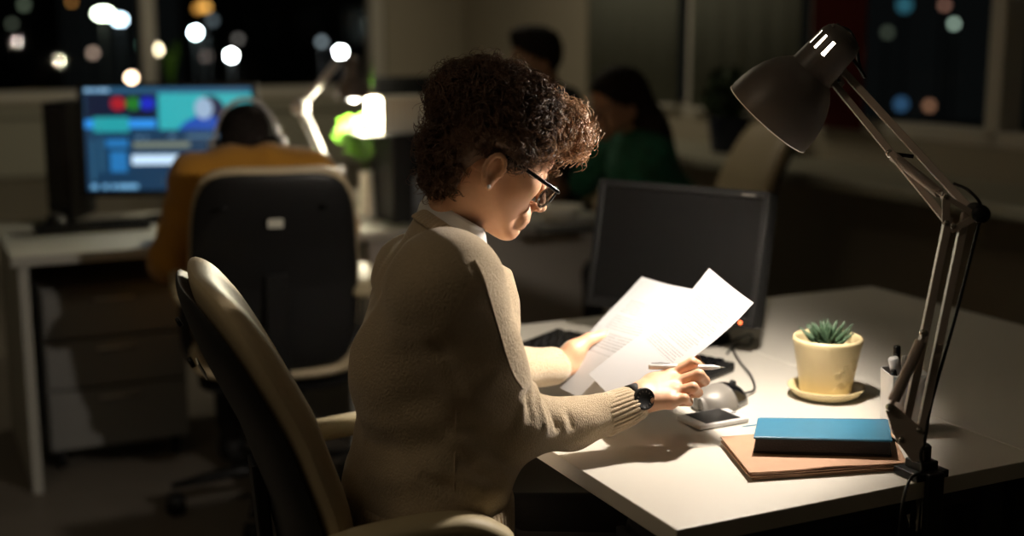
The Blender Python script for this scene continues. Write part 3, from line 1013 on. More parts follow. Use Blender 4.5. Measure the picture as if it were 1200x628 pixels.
def rib_ring(c, axis, ru, rw, refu, height, nribs, amp, name, m, flare=0.0, steps=8, bulge=.0, thick=.003, offs=None):
    ax = Vector(axis).normalized(); u = Vector(refu); u = (u - ax * u.dot(ax)).normalized(); w_ = ax.cross(u)
    n = nribs * 6; vs = []; fs = []
    prof = [(t / steps, 0) for t in range(steps + 1)] + [(1, -thick), (0, -thick)]
    for j, (t, dr) in enumerate(prof):
        cc = Vector(c) + ax * (t - .5) * height
        if offs is not None: cc = cc + Vector(offs) * (t - .5)
        for k in range(n):
            a = 2 * math.pi * k / n
            e = (0 if dr else amp * (abs(math.cos(a * nribs / 2)) ** .6 - .5)) + bulge * math.sin(math.pi * t) + flare * (t - .5) + dr - (0.0022 if t in (0, 1) and not dr else 0)
            vs.append(cc + u * math.cos(a) * (ru + e) + w_ * math.sin(a) * (rw + e))
    R = len(prof)
    for j in range(R):
        for k in range(n): fs.append((j * n + k, j * n + (k + 1) % n, ((j + 1) % R) * n + (k + 1) % n, ((j + 1) % R) * n + k))
    return MB().add(vs, fs).build(name, m, sweater, True)


ca = Vector(at(751, 470, 2.0)) - Vector(at(700, 491, 1.972))
rib_ring(at(723, 481, 1.985), ca, .0305, .0315, (0, 0, 1), .062, 30, .0022, 'cuff', M['rib'], flare=-.004, bulge=.001)
cl = Vector(at(660, 428, 2.285)) - Vector(at(620, 432, 2.245))
rib_ring(at(638, 430, 2.263), cl, .0325, .0325, (0, 0, 1), .060, 28, .002, 'cuff', M['rib'], bulge=.001)
hc = at(506, 600, 1.955)
rib_ring(hc, (0, 0, 1), .121, .170, BF, .080, 88, .0028, 'hem', M['rib'], bulge=.001)
rib_ring(NBC + NAX * .004, NAX, .0605, .066, nf, .022, 52, .0018, 'neck_band', M['rib'], flare=-.012, thick=.006, steps=6)
# raised seam down the sleeve, laid on the knit by ray
dg = bpy.context.evaluated_depsgraph_get(); dg.update()


def lay(obj, pts, lift=0.0):
    out = []
    mw = world_of(obj); mi = mw.inverted(); o = mi @ Vector((0, 0, CAM_Z))
    for px, py in pts:
        d_ = (mi @ at(px, py, 2.0)) - o
        ok, p, nn, _ = obj.ray_cast(o, d_.normalized())
        if ok: out.append(mw @ (p + nn * lift))
    return out


SEAM = lay(sweater, [(556, 305), (566, 325), (573, 348), (580, 372), (587, 396), (594, 420), (602, 440), (612, 455)], .0002)
if len(SEAM) > 3: MB().tube(smooth_path(SEAM, 5), .0021, 8).build('sleeve_seam', M['rib'], sweater, True)
SEAM = lay(sweater, [(535, 455), (535, 480), (534, 505), (533, 530), (533, 555), (532, 575)], -.0004)
if len(SEAM) > 3: MB().tube(smooth_path(SEAM, 5), .0012, 8).build('side_seam', M['rib'], sweater, True)

# ---- shirt collar
cb, cf = Vector(at(500, 229, 1.95)), Vector(at(567, 268, 1.93))
lb_, lf = Vector(at(489, 250, 1.95)), Vector(at(570, 309, 1.925))
rings = []
for t in (0, .15, .5, 1.0):
    b_, f_ = cb.lerp(lb_, t), cf.lerp(lf, t)
    c = (b_ + f_) / 2; u = (f_ - b_) / 2 * (1 + .05 * math.sin(math.pi * t)); w_ = BS * (.052 + .012 * t)
    rings.append((c, u, w_))
for t in (1.0, .5, .15, 0):
    b_, f_ = cb.lerp(lb_, t), cf.lerp(lf, t)
    c = (b_ + f_) / 2; u = (f_ - b_) / 2 - (f_ - b_).normalized() * .004; w_ = BS * (.048 + .012 * t)
    rings.append((c, u, w_))
vs, fs = lathe_ellip(rings)
n = 56; R = len(rings)
fs += [((R - 1) * n + k, (R - 1) * n + (k + 1) % n, (k + 1) % n, k) for k in range(n)]
col = MB().add(vs, fs).build('shirt_collar', M['shirt'], woman, True)
# shirt tail under the hem and trousers
st = SDF((-.40, 1.66, .40), (.12, 2.26, .70), .006)
st.ell(np.array(hip) + [0, 0, .10], (.104, .155, .13), 0, rot=[[BF.x, BS.x, 0], [BF.y, BS.y, 0], [0, 0, 1]])
v, _, q = st.mesh(); np_mesh('shirt_tail', v, outward(v, q), M['shirt'], woman)


def trousers(parent, hipc, F, S_, m, knee=.43, z0=.50, h=.008, spread=.10, kz=.52):
    hipc = Vector(hipc)
    pts = []
    lo = Vector((hipc.x - .7, hipc.y - .7, .05)); hi = Vector((hipc.x + .7, hipc.y + .7, .72))
    t = SDF(lo, hi, h)
    t.ell(np.array((hipc.x, hipc.y, z0 + .05)), (.14, .17, .10), 0, rot=[[F.x, S_.x, 0], [F.y, S_.y, 0], [0, 0, 1]])
    for e in (-1, 1):
        a_ = hipc + S_ * (e * .085); a_.z = z0 + .04
        k_ = hipc + S_ * (e * spread) + F * knee; k_.z = kz
        f_ = k_ + F * .02; f_.z = .12
        t.chain([np.array(a_), np.array(k_), np.array(f_)], [.085, .062, .045], .02)
    v, _, q = t.mesh()
    o = np_mesh('trousers', v, outward(v, q), m, parent)
    for e in (-1, 1):
        k_ = hipc + S_ * (e * spread) + F * (knee + .02)
        sh = SDF((k_.x - .3, k_.y - .3, 0), (k_.x + .3, k_.y + .3, .2), .006)
        p0, p1 = Vector((k_.x, k_.y, .045)) - F * .05, Vector((k_.x, k_.y, .035)) + F * .16
        sh.cone(np.array(p0), np.array(p1), .040, .032, 0); sh.cone(np.array(p0), np.array((k_.x, k_.y, .14)), .035, .035, .03)
        v, _, q = sh.mesh(); np_mesh('shoe', v, outward(v, q), M['blackmat'], parent)
    return o


trousers(woman, hip, BF, BS, M['jeans'])

# ---- hair: lumpy mass plus many separate curls
def hair_ok(p):
    """is this point (head frame) where hair grows / hangs"""
    x, y, z = p
    if x > .085: return z > .012
    if x > .050: return z > -.018 + (x - .05) * .6
    if x > .022: return z > -.066 + (x - .022) * 1.2
    if x > -.028: return z > -.056
    return z > -.125 + max(0, (-.05 - x)) * .7


hh = SDF((-.16, -.13, -.17), (.16, .13, .15), .0035)
hh.ell((-.009, 0, .002), (.099, .082, .067), 0)
hh.ell((-.044, 0, -.045), (.044, .060, .062), .03)
hh.ell((.070, 0, .034), (.038, .058, .030), .03)
hh.ell((-.038, 0, -.100), (.030, .048, .036), .02)
def cutface(x, y, z):
    return np.minimum(np.maximum(.088 - x, z - .012 - 0 * x), np.inf)
bumps = rng.normal(size=(420, 3)); bumps /= np.linalg.norm(bumps, axis=1)[:, None]
for b_ in bumps:
    p = np.array([-.002, 0, .004]) + b_ * [.099, .084, .070]
    if p[0] < -.02 and p[2] < -.03: p = np.array([-.044, 0, -.045]) + b_ * [.046, .062, .064]
    if hair_ok(p) : hh.ell(p, rng.uniform(.008, .015, 3), .004)
# clear the face and the ears
hh.put(lambda x, y, z: np.maximum(np.maximum(.052 - x, z - (-.020 + (x - .05) * .8)), 0 * y - .05), (.05, -.13, -.17), (.16, .13, .02), .006, 'sub')
hh.put(lambda x, y, z: np.maximum(np.maximum(.016 - x, z + .058 - (x - .02) * 1.1), 0 * y - .05), (.016, -.13, -.17), (.16, .13, -.02), .006, 'sub')
for e in (-1, 1):
    hh.ell((-.008, e * .088, -.086), (.019, .026, .030), .006, 'sub')
hh.put(lambda x, y, z: np.maximum(-.034 - x, z + .082) + 0 * y, (-.03, -.13, -.17), (.05, .13, -.05), .006, 'sub')
v, _, q = hh.mesh()
hairbase = np_mesh('hair', world_mesh(v, HF, HC_), outward(v, q), M['hair'], woman)


def curls(count, seed, front=False, r=.0008, kids=4):
    g = np.random.default_rng(seed); vs = []; fs = []; k0 = 0; made = 0
    while made < count:
        d_ = g.normal(size=3); d_ /= np.linalg.norm(d_)
        base = np.array([-.007, 0, .004]); rad = np.array([.100, .081, .068])
        p = base + d_ * rad
        nape = p[0] < -.02 and d_[2] < .3 and d_[0] < .25 and g.random() < .45
        if nape: p = np.array([-.038, 0, -.098]) + d_ * [.027, .044, .034]
        if not nape and not hair_ok(p): continue
        if not nape and p[0] < -.03 and p[2] < -.02 and g.random() < .8: p = np.array([-.044, 0, -.045]) + d_ * [.044, .058, .062]
        isf = p[0] > .035
        if front != isf: continue
        if isf and g.random() < .45:
            p = np.array([.072, 0, .034]) + d_ * [.034, .055, .028]
        nrm = d_ / rad; nrm /= np.linalg.norm(nrm)
        grow = np.array([.35 if p[0] > -.02 else -.25, 0, -.35 if p[2] < .05 else .0]) + g.normal(size=3) * .75
        grow -= nrm * grow.dot(nrm); grow /= np.linalg.norm(grow) + 1e-9
        b = np.cross(nrm, grow)
        L = g.uniform(.025, .060) * (.5 if nape else 1); R_ = g.uniform(.0045, .013) * (.6 if nape else 1); turns = g.uniform(.9, 2.3); ph = g.uniform(0, 6.28)
        wild = g.random() < .28
        lift = g.uniform(.000, .013) + (g.uniform(.004, .020) if wild else 0)
        m = 24; t = np.linspace(0, 1, m)
        ok_any = False
        for kid in range(1 if wild else kids):
            jit = 0 if kid == 0 else 1
            Rk = R_ * (1 + jit * g.normal() * .07); phk = ph + jit * g.normal() * .16; Lk = L * (1 + jit * g.normal() * .06)
            rad_t = Rk * np.minimum(1, t * 4) * (1 - .25 * t)
            out = lift * np.sin(t * math.pi * .55) + .003
            pts = p + np.outer(t * Lk, grow) + np.outer(out, nrm) - np.outer((t * Lk) ** 2 / .20, nrm) + jit * g.normal(size=3) * .0011
            pts = pts + np.outer(rad_t * np.cos(phk + t * turns * 6.28), nrm) + np.outer(rad_t * np.sin(phk + t * turns * 6.28), b)
            if not nape and any(not hair_ok(pp + [0, 0, .014]) for pp in pts[::5]):
                if not (wild and g.random() < .5): break
            if np.any((abs(pts[:, 0] + .010) < .016) & (abs(pts[:, 2] + .086) < .024)): break
            ok_any = True
            tg = np.gradient(pts, axis=0); tg /= np.linalg.norm(tg, axis=1)[:, None] + 1e-9
            n1 = np.cross(tg, [.3, .5, .81]); n1 /= np.linalg.norm(n1, axis=1)[:, None] + 1e-9
            n2 = np.cross(tg, n1); rr = r * (.85 if wild else 1) * g.uniform(.6, 1.3) * (1 - .6 * t)
            for a in (0, 2.094, 4.189): vs.append(pts + n1 * (math.cos(a) * rr)[:, None] + n2 * (math.sin(a) * rr)[:, None])
            i = np.arange(m - 1)
            for c_ in range(3):
                o1, o2 = k0 + c_ * m, k0 + ((c_ + 1) % 3) * m
                fs.append(np.stack([o1 + i, o2 + i, o2 + i + 1, o1 + i + 1], 1))
            k0 += 3 * m
        if ok_any: made += 1
    return np.concatenate(vs), np.concatenate(fs)


v, q = curls(3200, 3)
np_mesh('curls', world_mesh(v, HF, HC_), q, M['hair'], hairbase)
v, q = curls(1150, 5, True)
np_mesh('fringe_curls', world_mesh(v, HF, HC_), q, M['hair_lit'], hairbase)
# brows
for e in (-1, 1):
    br = [HF @ Vector((.090 - .018 * t * t, e * (.012 + .034 * t), -.020 + .005 * math.sin(t * 3))) + HC_ for t in np.linspace(0, 1, 7)]
    MB().tube(br, [.0012, .0022, .0024, .0022, .002, .0016, .0008], 8).build('eyebrow', M['hair'], woman, True)
# lips, eyes
for e in (-1, 1):
    c = HF @ Vector((.0768, e * .031, -.0415)) + HC_
    prof = [(.0115 * math.sin(math.pi * i / 10), -.0115 * math.cos(math.pi * i / 10)) for i in range(11)]
    ey = MB().lathe(prof, c, HF @ Vector((1, 0, 0)), 20).build('eye', M['white'], woman, True)
    MB().lathe([(0, .0005), (.005, .0004), (.0052, -.001)], c + (HF @ Vector((.0112, 0, -.003))), HF @ Vector((1, 0, -.25)), 16).build('iris', M['hair_black'], ey, True)
MB().tube([HF @ Vector((.1015 - 18 * y * y, y, -.1130 + abs(y) * -.12)) + HC_ for y in np.linspace(-.019, .019, 9)], [.0006, .0014, .002, .0022, .0022, .0022, .002, .0014, .0006], 10).build('upper_lip', M['lip'], woman, True)
MB().tube([HF @ Vector((.0995 - 18 * y * y, y, -.1205 + abs(y) * .12)) + HC_ for y in np.linspace(-.017, .017, 9)], [.0006, .0016, .0023, .0026, .0027, .0026, .0023, .0016, .0006], 10).build('lower_lip', M['lip'], woman, True)

# glasses
gl = MB()
gc = [HF @ Vector((.106, e * .0325, -.066)) + HC_ for e in (-1, 1)]
gfx = (HF @ Vector((.96, 0, -.24))).normalized()
gup = (HF @ Vector((.24, 0, .96))).normalized(); gsd = HF @ Vector((0, 1, 0))
for c in gc:
    gl.tube([c + gsd * (.0235 * math.cos(a)) + gup * (.019 * math.sin(a)) - gfx * (.004 * abs(math.cos(a))) for a in np.linspace(0, 2 * math.pi, 33)[:-1]], .0021, 8, closed=True)
gl.tube([gc[0] + gsd * .021 + gup * .007, (gc[0] + gc[1]) / 2 + gup * .010, gc[1] - gsd * .021 + gup * .007], .0016, 8)
specs = gl.build('glasses', M['blackgloss'], woman, True)
for e, c in zip((-1, 1), gc):
    hinge = c + gsd * (e * .0245) + gup * .012 - gfx * .004
    ear = HF @ Vector((-.004, e * .081, -.044)) + HC_
    end = HF @ Vector((-.024, e * .078, -.062)) + HC_
    sweep([hinge + gfx * .004, hinge, hinge.lerp(ear, .5) + gsd * (e * .004), ear, end], .0060, .0024, gup).build('temple', M['blackgloss'], specs, True)
    vs = [c] + [c + gsd * (.0225 * math.cos(a)) + gup * (.018 * math.sin(a)) - gfx * (.004 * abs(math.cos(a))) for a in np.linspace(0, 2 * math.pi, 33)[:-1]]
    fr = [p + gfx * .0006 for p in vs]
    mb = MB().add(vs + fr, [(0, i + 1, (i + 1) % 32 + 1) for i in range(32)] + [(33, 33 + (i + 1) % 32 + 1, 34 + i) for i in range(32)] + [(i + 1, 34 + i, 33 + (i + 1) % 32 + 1, (i + 1) % 32 + 1) for i in range(32)])
    mb.build('lens', M['lens'], specs, True)
# ear stud
ec = HF @ Vector((-.005, -.0825, -.095)) + HC_
es = MB().lathe([(0, -.002), (.0026, -.001), (.0032, .0008), (.0018, .0022), (0, .0026)], ec, HF @ Vector((0, -1, 0)), 14).build('ear_stud', M['white'], woman, True)
# watch on the right wrist
wc = Vector(at(746, 468, 2.0)); wax = ca.normalized(); wu = Vector((-.10, -.50, .86)); wu = (wu - wax * wu.dot(wax)).normalized(); ww = wax.cross(wu)
wn = (wu * .25 - Vector((0, 1, 0)) * 1.0); wn = (wn - wax * wn.dot(wax)).normalized()
bn = MB(); vs = []; fs = []
for j, (t, r) in enumerate(((-1, .0262), (1, .0252), (1, .0235), (-1, .0245))):
    for k in range(40):
        a = 2 * math.pi * k / 40
        vs.append(wc + wax * (.0085 * t) + wu * math.cos(a) * r + ww * math.sin(a) * r)
for j in range(4):
    for k in range(40): fs.append((j * 40 + k, j * 40 + (k + 1) % 40, ((j + 1) % 4) * 40 + (k + 1) % 40, ((j + 1) % 4) * 40 + k))
watch = bn.add(vs, fs).build('wristwatch', M['blackmat'], woman, True)
MB().lathe([(0, -.003), (.0165, -.003), (.0175, .001), (.0172, .006), (.0150, .0072), (.0142, .0060), (0, .0060)], wc + wn * .0245, wn, 32).build('watch_case', M['black'], watch, True)
dialm = MB()
for k in range(12):
    a = 2 * math.pi * k / 12; e1 = wn.orthogonal().normalized(); e2 = wn.cross(e1)
    dd_ = e1 * math.cos(a) + e2 * math.sin(a)
    dialm.box(wc + wn * .0307 + dd_ * .0115, (.0028, .0009, .0004), x=dd_, y=wn.cross(dd_), z=wn)
dialm.build('hour_marks', M['silver'], watch)
# finger nails of the right hand (thumb)


# ---- background figures
def figure(label, org, yaw, headc, hpitch, hyaw, shirt, skin, arms, parts_cb=None, h=.0032, trous=None, torso_r=(.125, .17), lean=None, shoulder_z=None):
    F = Vector((math.cos(yaw), math.sin(yaw), 0)); S_ = Vector((-F.y, F.x, 0)); org = Vector(org)
    L = lambda f, s_, z: np.array(org + F * f + S_ * s_ + UP * z)
    t = thing('person', label, 'person', org)
    hf = head_frame(hpitch, hyaw); hc_ = Vector(headc)
    nk = hf @ Vector((-.02, 0, -.09)) + hc_
    sz = shoulder_z or (nk.z - .11)
    lx = (hc_ - org).dot(F) - .06; ly = (hc_ - org).dot(S_)
    base_n = Vector(L(lx - .02, ly * .9, sz + .03))
    hs_ = head_sdf(h, to_local(base_n, hf, hc_))
    v, _, q = hs_.mesh(); parts = [(world_mesh(v, hf, hc_), q)]
    sk = SDF(np.array(org) + [-.8, -.8, .3], np.array(org) + [.8, .8, 1.25], .006)
    sk.cone(base_n, L(lx * .6, ly * .6, .75), .05, .07, .02)
    for e, (el, wr, hd) in zip((-1, 1), arms):
        shp = L(lx - .03, ly * .8 + e * .17, sz)
        sk.chain([shp, L(*el), L(*wr)], [.036, .030, .023], .02)
        dv = Vector(L(*hd)) - Vector(L(*wr)); dv.normalize(); sd_ = dv.cross(UP).normalized()
        if sd_.length < .1: sd_ = S_
        palm = Vector(L(*wr)) + dv * .055
        sk.cone(L(*wr), np.array(palm), .022, .026, .02)
        for k in range(4):
            o_ = sd_ * ((k - 1.5) * .018)
            sk.chain([np.array(palm + o_ * .8), np.array(palm + o_ + dv * .045), np.array(palm + o_ * 1.05 + dv * .075 - UP * .012)], [.010, .0088, .007], .003)
        sk.chain([np.array(palm - dv * .03 + sd_ * e * -.02), np.array(palm + sd_ * e * -.045 + dv * .01), np.array(palm + sd_ * e * -.05 + dv * .045)], [.013, .0105, .009], .005)
    v, _, q = sk.mesh(); parts.append((v, q))
    V, Q = joinq(parts)
    np_mesh('body', V, outward(V, Q), skin, t)
    c = SDF(np.array(org) + [-.7, -.7, .42], np.array(org) + [.7, .7, 1.3], .007)
    a_, b_ = torso_r
    rot = [[F.x, S_.x, 0], [F.y, S_.y, 0], [0, 0, 1]]
    hipz = .55
    for i in range(9):
        u = i / 8
        z = hipz + (sz - .085 - hipz) * u
        f = (lx - .05) * (u ** 1.3)
        c.ell(L(f, ly * .7 * u, z), (a_ * (1 - .15 * u), b_ * (1 - .05 * u), .11), .05 if i else 0, rot=rot)
    c.cone(np.array(base_n) - [0, 0, .02], L(lx - .05, ly * .8, sz - .05), .052, .065, .04)
    for e, (el, wr, hd) in zip((-1, 1), arms):
        shp = L(lx - .04, ly * .8 + e * .165, sz - .015)
        c.chain([shp, L(*el), L(*wr)], [.064, .053, .035], .035)
        c.cone(L(lx - .03, ly * .8 + e * .05, sz + .02), shp, .055, .06, .04)
    v, _, q = c.mesh(); v = sm_laplace(v, q, 2)
    n_ = vnormals(v, q)
    v = v + n_ * (.003 * np.sin(v[:, 0] * 50 + v[:, 2] * 34) * np.sin(v[:, 2] * 41 - v[:, 1] * 29))[:, None]
    np_mesh('sweater', v, outward(v, q), shirt, t)
    trousers(t, org, F, S_, trous or M['jeans'])
    return t, hf, hc_


def hair_mass(t, hf, hc_, prims, m, cuts=(), h=.004, name='hair', noise=.004):
    g = SDF((-.22, -.2, -.62), (.2, .2, .18), h)
    for i, (c, r) in enumerate(prims): g.ell(c, r, .03 if i else 0)
    for c, r in cuts: g.ell(c, r, .006, 'sub')
    v, _, q = g.mesh(); n_ = vnormals(v, q)
    v = v + n_ * (noise * np.sin(v[:, 0] * 190 + 4 * np.sin(v[:, 2] * 40)) * np.sin(v[:, 1] * 170 + v[:, 2] * 25))[:, None]
    return np_mesh(name, world_mesh(v, hf, hc_), outward(v, q), m, t)


# man with headphones and mustard sweater
yw = math.radians(90 + 16)
hm = at(289, 155, 3.72)
t, hf, hc_ = figure('person in mustard sweater with cropped dark hair, back turned, facing the glowing screen',
                    (CH2.x - .02, CH2.y + .04, 0), yw, hm, math.radians(10), yw, M['mustard'], M['skin_dark'],
                    [((.16, -.24, .80), (.40, -.14, .785), (.50, -.10, .775)), ((.02, .28, .74), (.34, .22, .785), (.50, .20, .775))], shoulder_z=1.0, torso_r=(.12, .18))
hair_mass(t, hf, hc_, [((-.008, 0, .004), (.098, .078, .079)), ((-.04, 0, -.03), (.064, .069, .06))], M['hair_black'],
          [((.10, 0, -.05), (.06, .09, .07)), ((0, -.09, -.06), (.03, .03, .035)), ((0, .09, -.06), (.03, .03, .035))], noise=.0015)
hp = thing('headphones', 'pale grey over-ear headphones on the person facing the glowing screen', 'headphones', hc_)
band = [hf @ Vector((-.012, -.092 * math.cos(a), -.045 + .140 * math.sin(a))) + hc_ for a in np.linspace(-.05, math.pi + .05, 25)]
sweep(band, .030, .012, hf @ Vector((1, 0, 0))).build('headband', M['white'], hp, True)
for e in (-1, 1):
    c = hf @ Vector((-.008, e * .079, -.052)) + hc_; ax = hf @ Vector((0, e, 0))
    MB().lathe([(.018, -.004), (.036, -.002), (.040, .006), (.036, .016), (.0, .016)], c, ax, 28).build('ear_cushion', M['darkcloth'], hp, True)
    MB().lathe([(.0, .014), (.036, .014), (.037, .022), (.030, .031), (.0, .033)], c, ax, 28).build('ear_cup', M['white'], hp, True)

# woman with long dark hair
yw = math.radians(180 + 16)
t, hf, hc_ = figure('woman with long dark hair and dark green patterned top, hand at her chin',
                    (.68, 4.82, 0), yw, at(722, 108, 4.50), math.radians(12), math.radians(180 + 20), M['green'], M['skin_tan'],
                    [((.36, -.20, .82), (.32, -.10, .99), (.30, -.03, 1.08)), ((.20, .27, .84), (.33, .24, .80), (.40, .20, .79))])
hair_mass(t, hf, hc_, [((-.010, 0, .008), (.103, .085, .084)), ((-.07, .0, -.07), (.062, .088, .10)), ((-.10, .02, -.20), (.065, .10, .14)), ((-.115, .03, -.36), (.06, .09, .15))],
          M['hair_black'], [((.085, 0, -.055), (.062, .085, .075))], name='long_hair', noise=.0015)
gl = MB()
for e in (-1, 1):
    c = hf @ Vector((.100, e * .032, -.045)) + hc_
    gl.tube([c + (hf @ Vector((-.004 * abs(math.cos(a)), .024 * math.cos(a), .019 * math.sin(a)))) for a in np.linspace(0, 2 * math.pi, 25)[:-1]], .002, 6, closed=True)
    gl.tube([c + (hf @ Vector((-.004, e * .024, .006))), hf @ Vector((0, e * .082, -.03)) + hc_], .002, 6)
gl.build('glasses', M['blackgloss'], t, True)

# short-haired man
yw = math.radians(180 + 20)
t, hf, hc_ = figure('man with short dark hair in dark clothes facing left, furthest back against the beige wall',
                    (.22, 5.62, 0), yw, at(627, 58, 5.1), math.radians(4), math.radians(180 + 18), M['darkcloth'], M['skin_tan'],
                    [((.22, -.24, .84), (.46, -.14, .79), (.54, -.10, .78)), ((.22, .24, .84), (.46, .14, .79), (.54, .10, .78))])
hair_mass(t, hf, hc_, [((-.008, 0, .010), (.102, .084, .084)), ((-.045, 0, -.03), (.062, .072, .07)), ((.05, 0, .062), (.05, .06, .032))], M['hair_black'],
          [((.10, 0, -.055), (.060, .09, .075)), ((0, -.09, -.06), (.024, .03, .035)), ((0, .09, -.06), (.024, .03, .035))], noise=.003)

# ================================================================ THINGS ON THE LIT DESK
def uvmat(name, base, ink, rows, x0, x1, y0, y1, cols=1, trans=0.0):
    """paper with faint printed lines: procedural, in the sheet's own uv"""
    m = mat(name, base, 0.75, spec=0.2)
    nt = m.node_tree; b = nt.nodes['Principled BSDF']
    uv = nt.nodes.new('ShaderNodeUVMap'); uv.uv_map = 'UVMap'
    sep = nt.nodes.new('ShaderNodeSeparateXYZ'); nt.links.new(uv.outputs[0], sep.inputs[0])

    def mth(op, a, b_=None, c=None):
        n = nt.nodes.new('ShaderNodeMath'); n.operation = op
        for i, x in enumerate((a, b_, c)):
            if x is None: continue
            if isinstance(x, (int, float)): n.inputs[i].default_value = x
            else: nt.links.new(x, n.inputs[i])
        return n.outputs[0]
    X, Y = sep.outputs[0], sep.outputs[1]
    row = mth('FLOOR', mth('MULTIPLY', Y, rows))
    inrow = mth('LESS_THAN', mth('FRACT', mth('MULTIPLY', Y, rows)), 0.5)
    nz = nt.nodes.new('ShaderNodeTexNoise'); nz.noise_dimensions = '2D'
    cmb = nt.nodes.new('ShaderNodeCombineXYZ')
    nt.links.new(mth('MULTIPLY', X, 70.0), cmb.inputs[0]); nt.links.new(mth('MULTIPLY', row, 7.3), cmb.inputs[1])
    nt.links.new(cmb.outputs[0], nz.inputs['Vector']); nz.inputs['Scale'].default_value = 1.0
    word = mth('GREATER_THAN', nz.outputs['Fac'], 0.40)
    wn = nt.nodes.new('ShaderNodeTexWhiteNoise'); wn.noise_dimensions = '1D'; nt.links.new(row, wn.inputs['W'])
    endx = mth('SUBTRACT', x1, mth('MULTIPLY', wn.outputs['Value'], .12))
    gap = mth('GREATER_THAN', mth('FRACT', mth('MULTIPLY', row, 0.1429)), 0.12)
    k = mth('MULTIPLY', inrow, word)
    for cnd in (mth('GREATER_THAN', X, x0), mth('LESS_THAN', X, endx), mth('GREATER_THAN', Y, y0), mth('LESS_THAN', Y, y1), gap):
        k = mth('MULTIPLY', k, cnd)
    mx = nt.nodes.new('ShaderNodeMix'); mx.data_type = 'RGBA'
    mx.inputs[6].default_value = (*base, 1); mx.inputs[7].default_value = (*ink, 1)
    nt.links.new(k, mx.inputs[0]); nt.links.new(mx.outputs[2], b.inputs['Base Color'])
    if trans:
        out = nt.nodes['Material Output']; tr = nt.nodes.new('ShaderNodeBsdfTranslucent'); ms = nt.nodes.new('ShaderNodeMixShader')
        nt.links.new(mx.outputs[2], tr.inputs[0]); ms.inputs[0].default_value = trans
        nt.links.new(b.outputs[0], ms.inputs[1]); nt.links.new(tr.outputs[0], ms.inputs[2]); nt.links.new(ms.outputs[0], out.inputs[0])
    return m


def sheet(name, TL, TR, BL, BR, bow, m, label, n=26):
    """a sheet of paper, slightly bowed along and across"""
    vs = []; uvs = []; fs = []
    nrm = (TR - TL).cross(BL - TL).normalized()
    for side in (0, 1):
        for j in range(n + 1):
            for i in range(n + 1):
                u, v = i / n, j / n
                p = TL.lerp(TR, u).lerp(BL.lerp(BR, u), v)
                p = p + nrm * (bow[0] * math.sin(math.pi * v) + bow[1] * math.sin(math.pi * u) + bow[2] * math.sin(2 * math.pi * v + u)) + nrm * (.0003 * side)
                vs.append(p); uvs.append((u, 1 - v))
    N = (n + 1) ** 2
    for j in range(n):
        for i in range(n):
            a = j * (n + 1) + i
            fs.append((a, a + 1, a + n + 2, a + n + 1)); fs.append((N + a, N + a + n + 1, N + a + n + 2, N + a + 1))
    o = MB().add(vs, fs).build(name, m, None, True)
    l = o.data.uv_layers.new(name='UVMap')
    for lp in o.data.loops: l.data[lp.index].uv = uvs[lp.vertex_index]
    return tag(o, label, 'paper', group='papers the reading woman holds')


pm1 = uvmat('printed_paper', (0.46, 0.46, 0.475), (0.33, 0.33, 0.34), 56, .12, .86, .40, .88, trans=.12)
pm2 = uvmat('printed_paper_second', (0.50, 0.50, 0.51), (0.37, 0.37, 0.38), 44, .15, .85, .30, .82, trans=.12)
TL, TR, BL = at(831, 314, 2.20), at(882, 353, 2.045), at(690, 438, 2.20)
sheet('sheet_of_paper', TL, TR, BL, TR + (BL - TL) + Vector((0, 0, .008)), (.012, .006, .004), pm1, 'printed white sheet held in front, its top corner crossing the dark monitor')
TL, TR, BL = at(752, 324, 2.44), at(816, 338, 2.27), at(655, 454, 2.285)
BR = TR + (BL - TL); BR.z = max(BR.z, DESK + .012); BL.z = max(BL.z, DESK + .012)
sheet('sheet_of_paper', TL, TR, BL, BR, (-.016, .004, .004), pm2, 'printed white sheet held behind the other one, lower and further left')

# pen between the fingers
t = thing('pen', 'white ballpoint pen with a dark clip held in the woman\'s right hand', 'pen', at(804, 432, 2.05))
p0, p1 = at(760, 429.5, 2.035), at(844, 430.5, 2.04)
pd = (p1 - p0).normalized()
MB().tube([p0, p0 + pd * .002, p0.lerp(p1, .5), p1 - pd * .012, p1], [.0035, .0045, .0047, .0042, .0018], 16).build('barrel', M['white'], t, True)
MB().tube([p1, p1 + pd * .009], [.0014, .0005], 10).build('tip', M['chrome'], t, True)
sweep([p0 + UP * .006 + pd * .004, p0 + UP * .0066 + pd * .02, p0 + UP * .0056 + pd * .034], .0022, .0012, (0, 1, 0)).build('clip', M['black'], t, True)

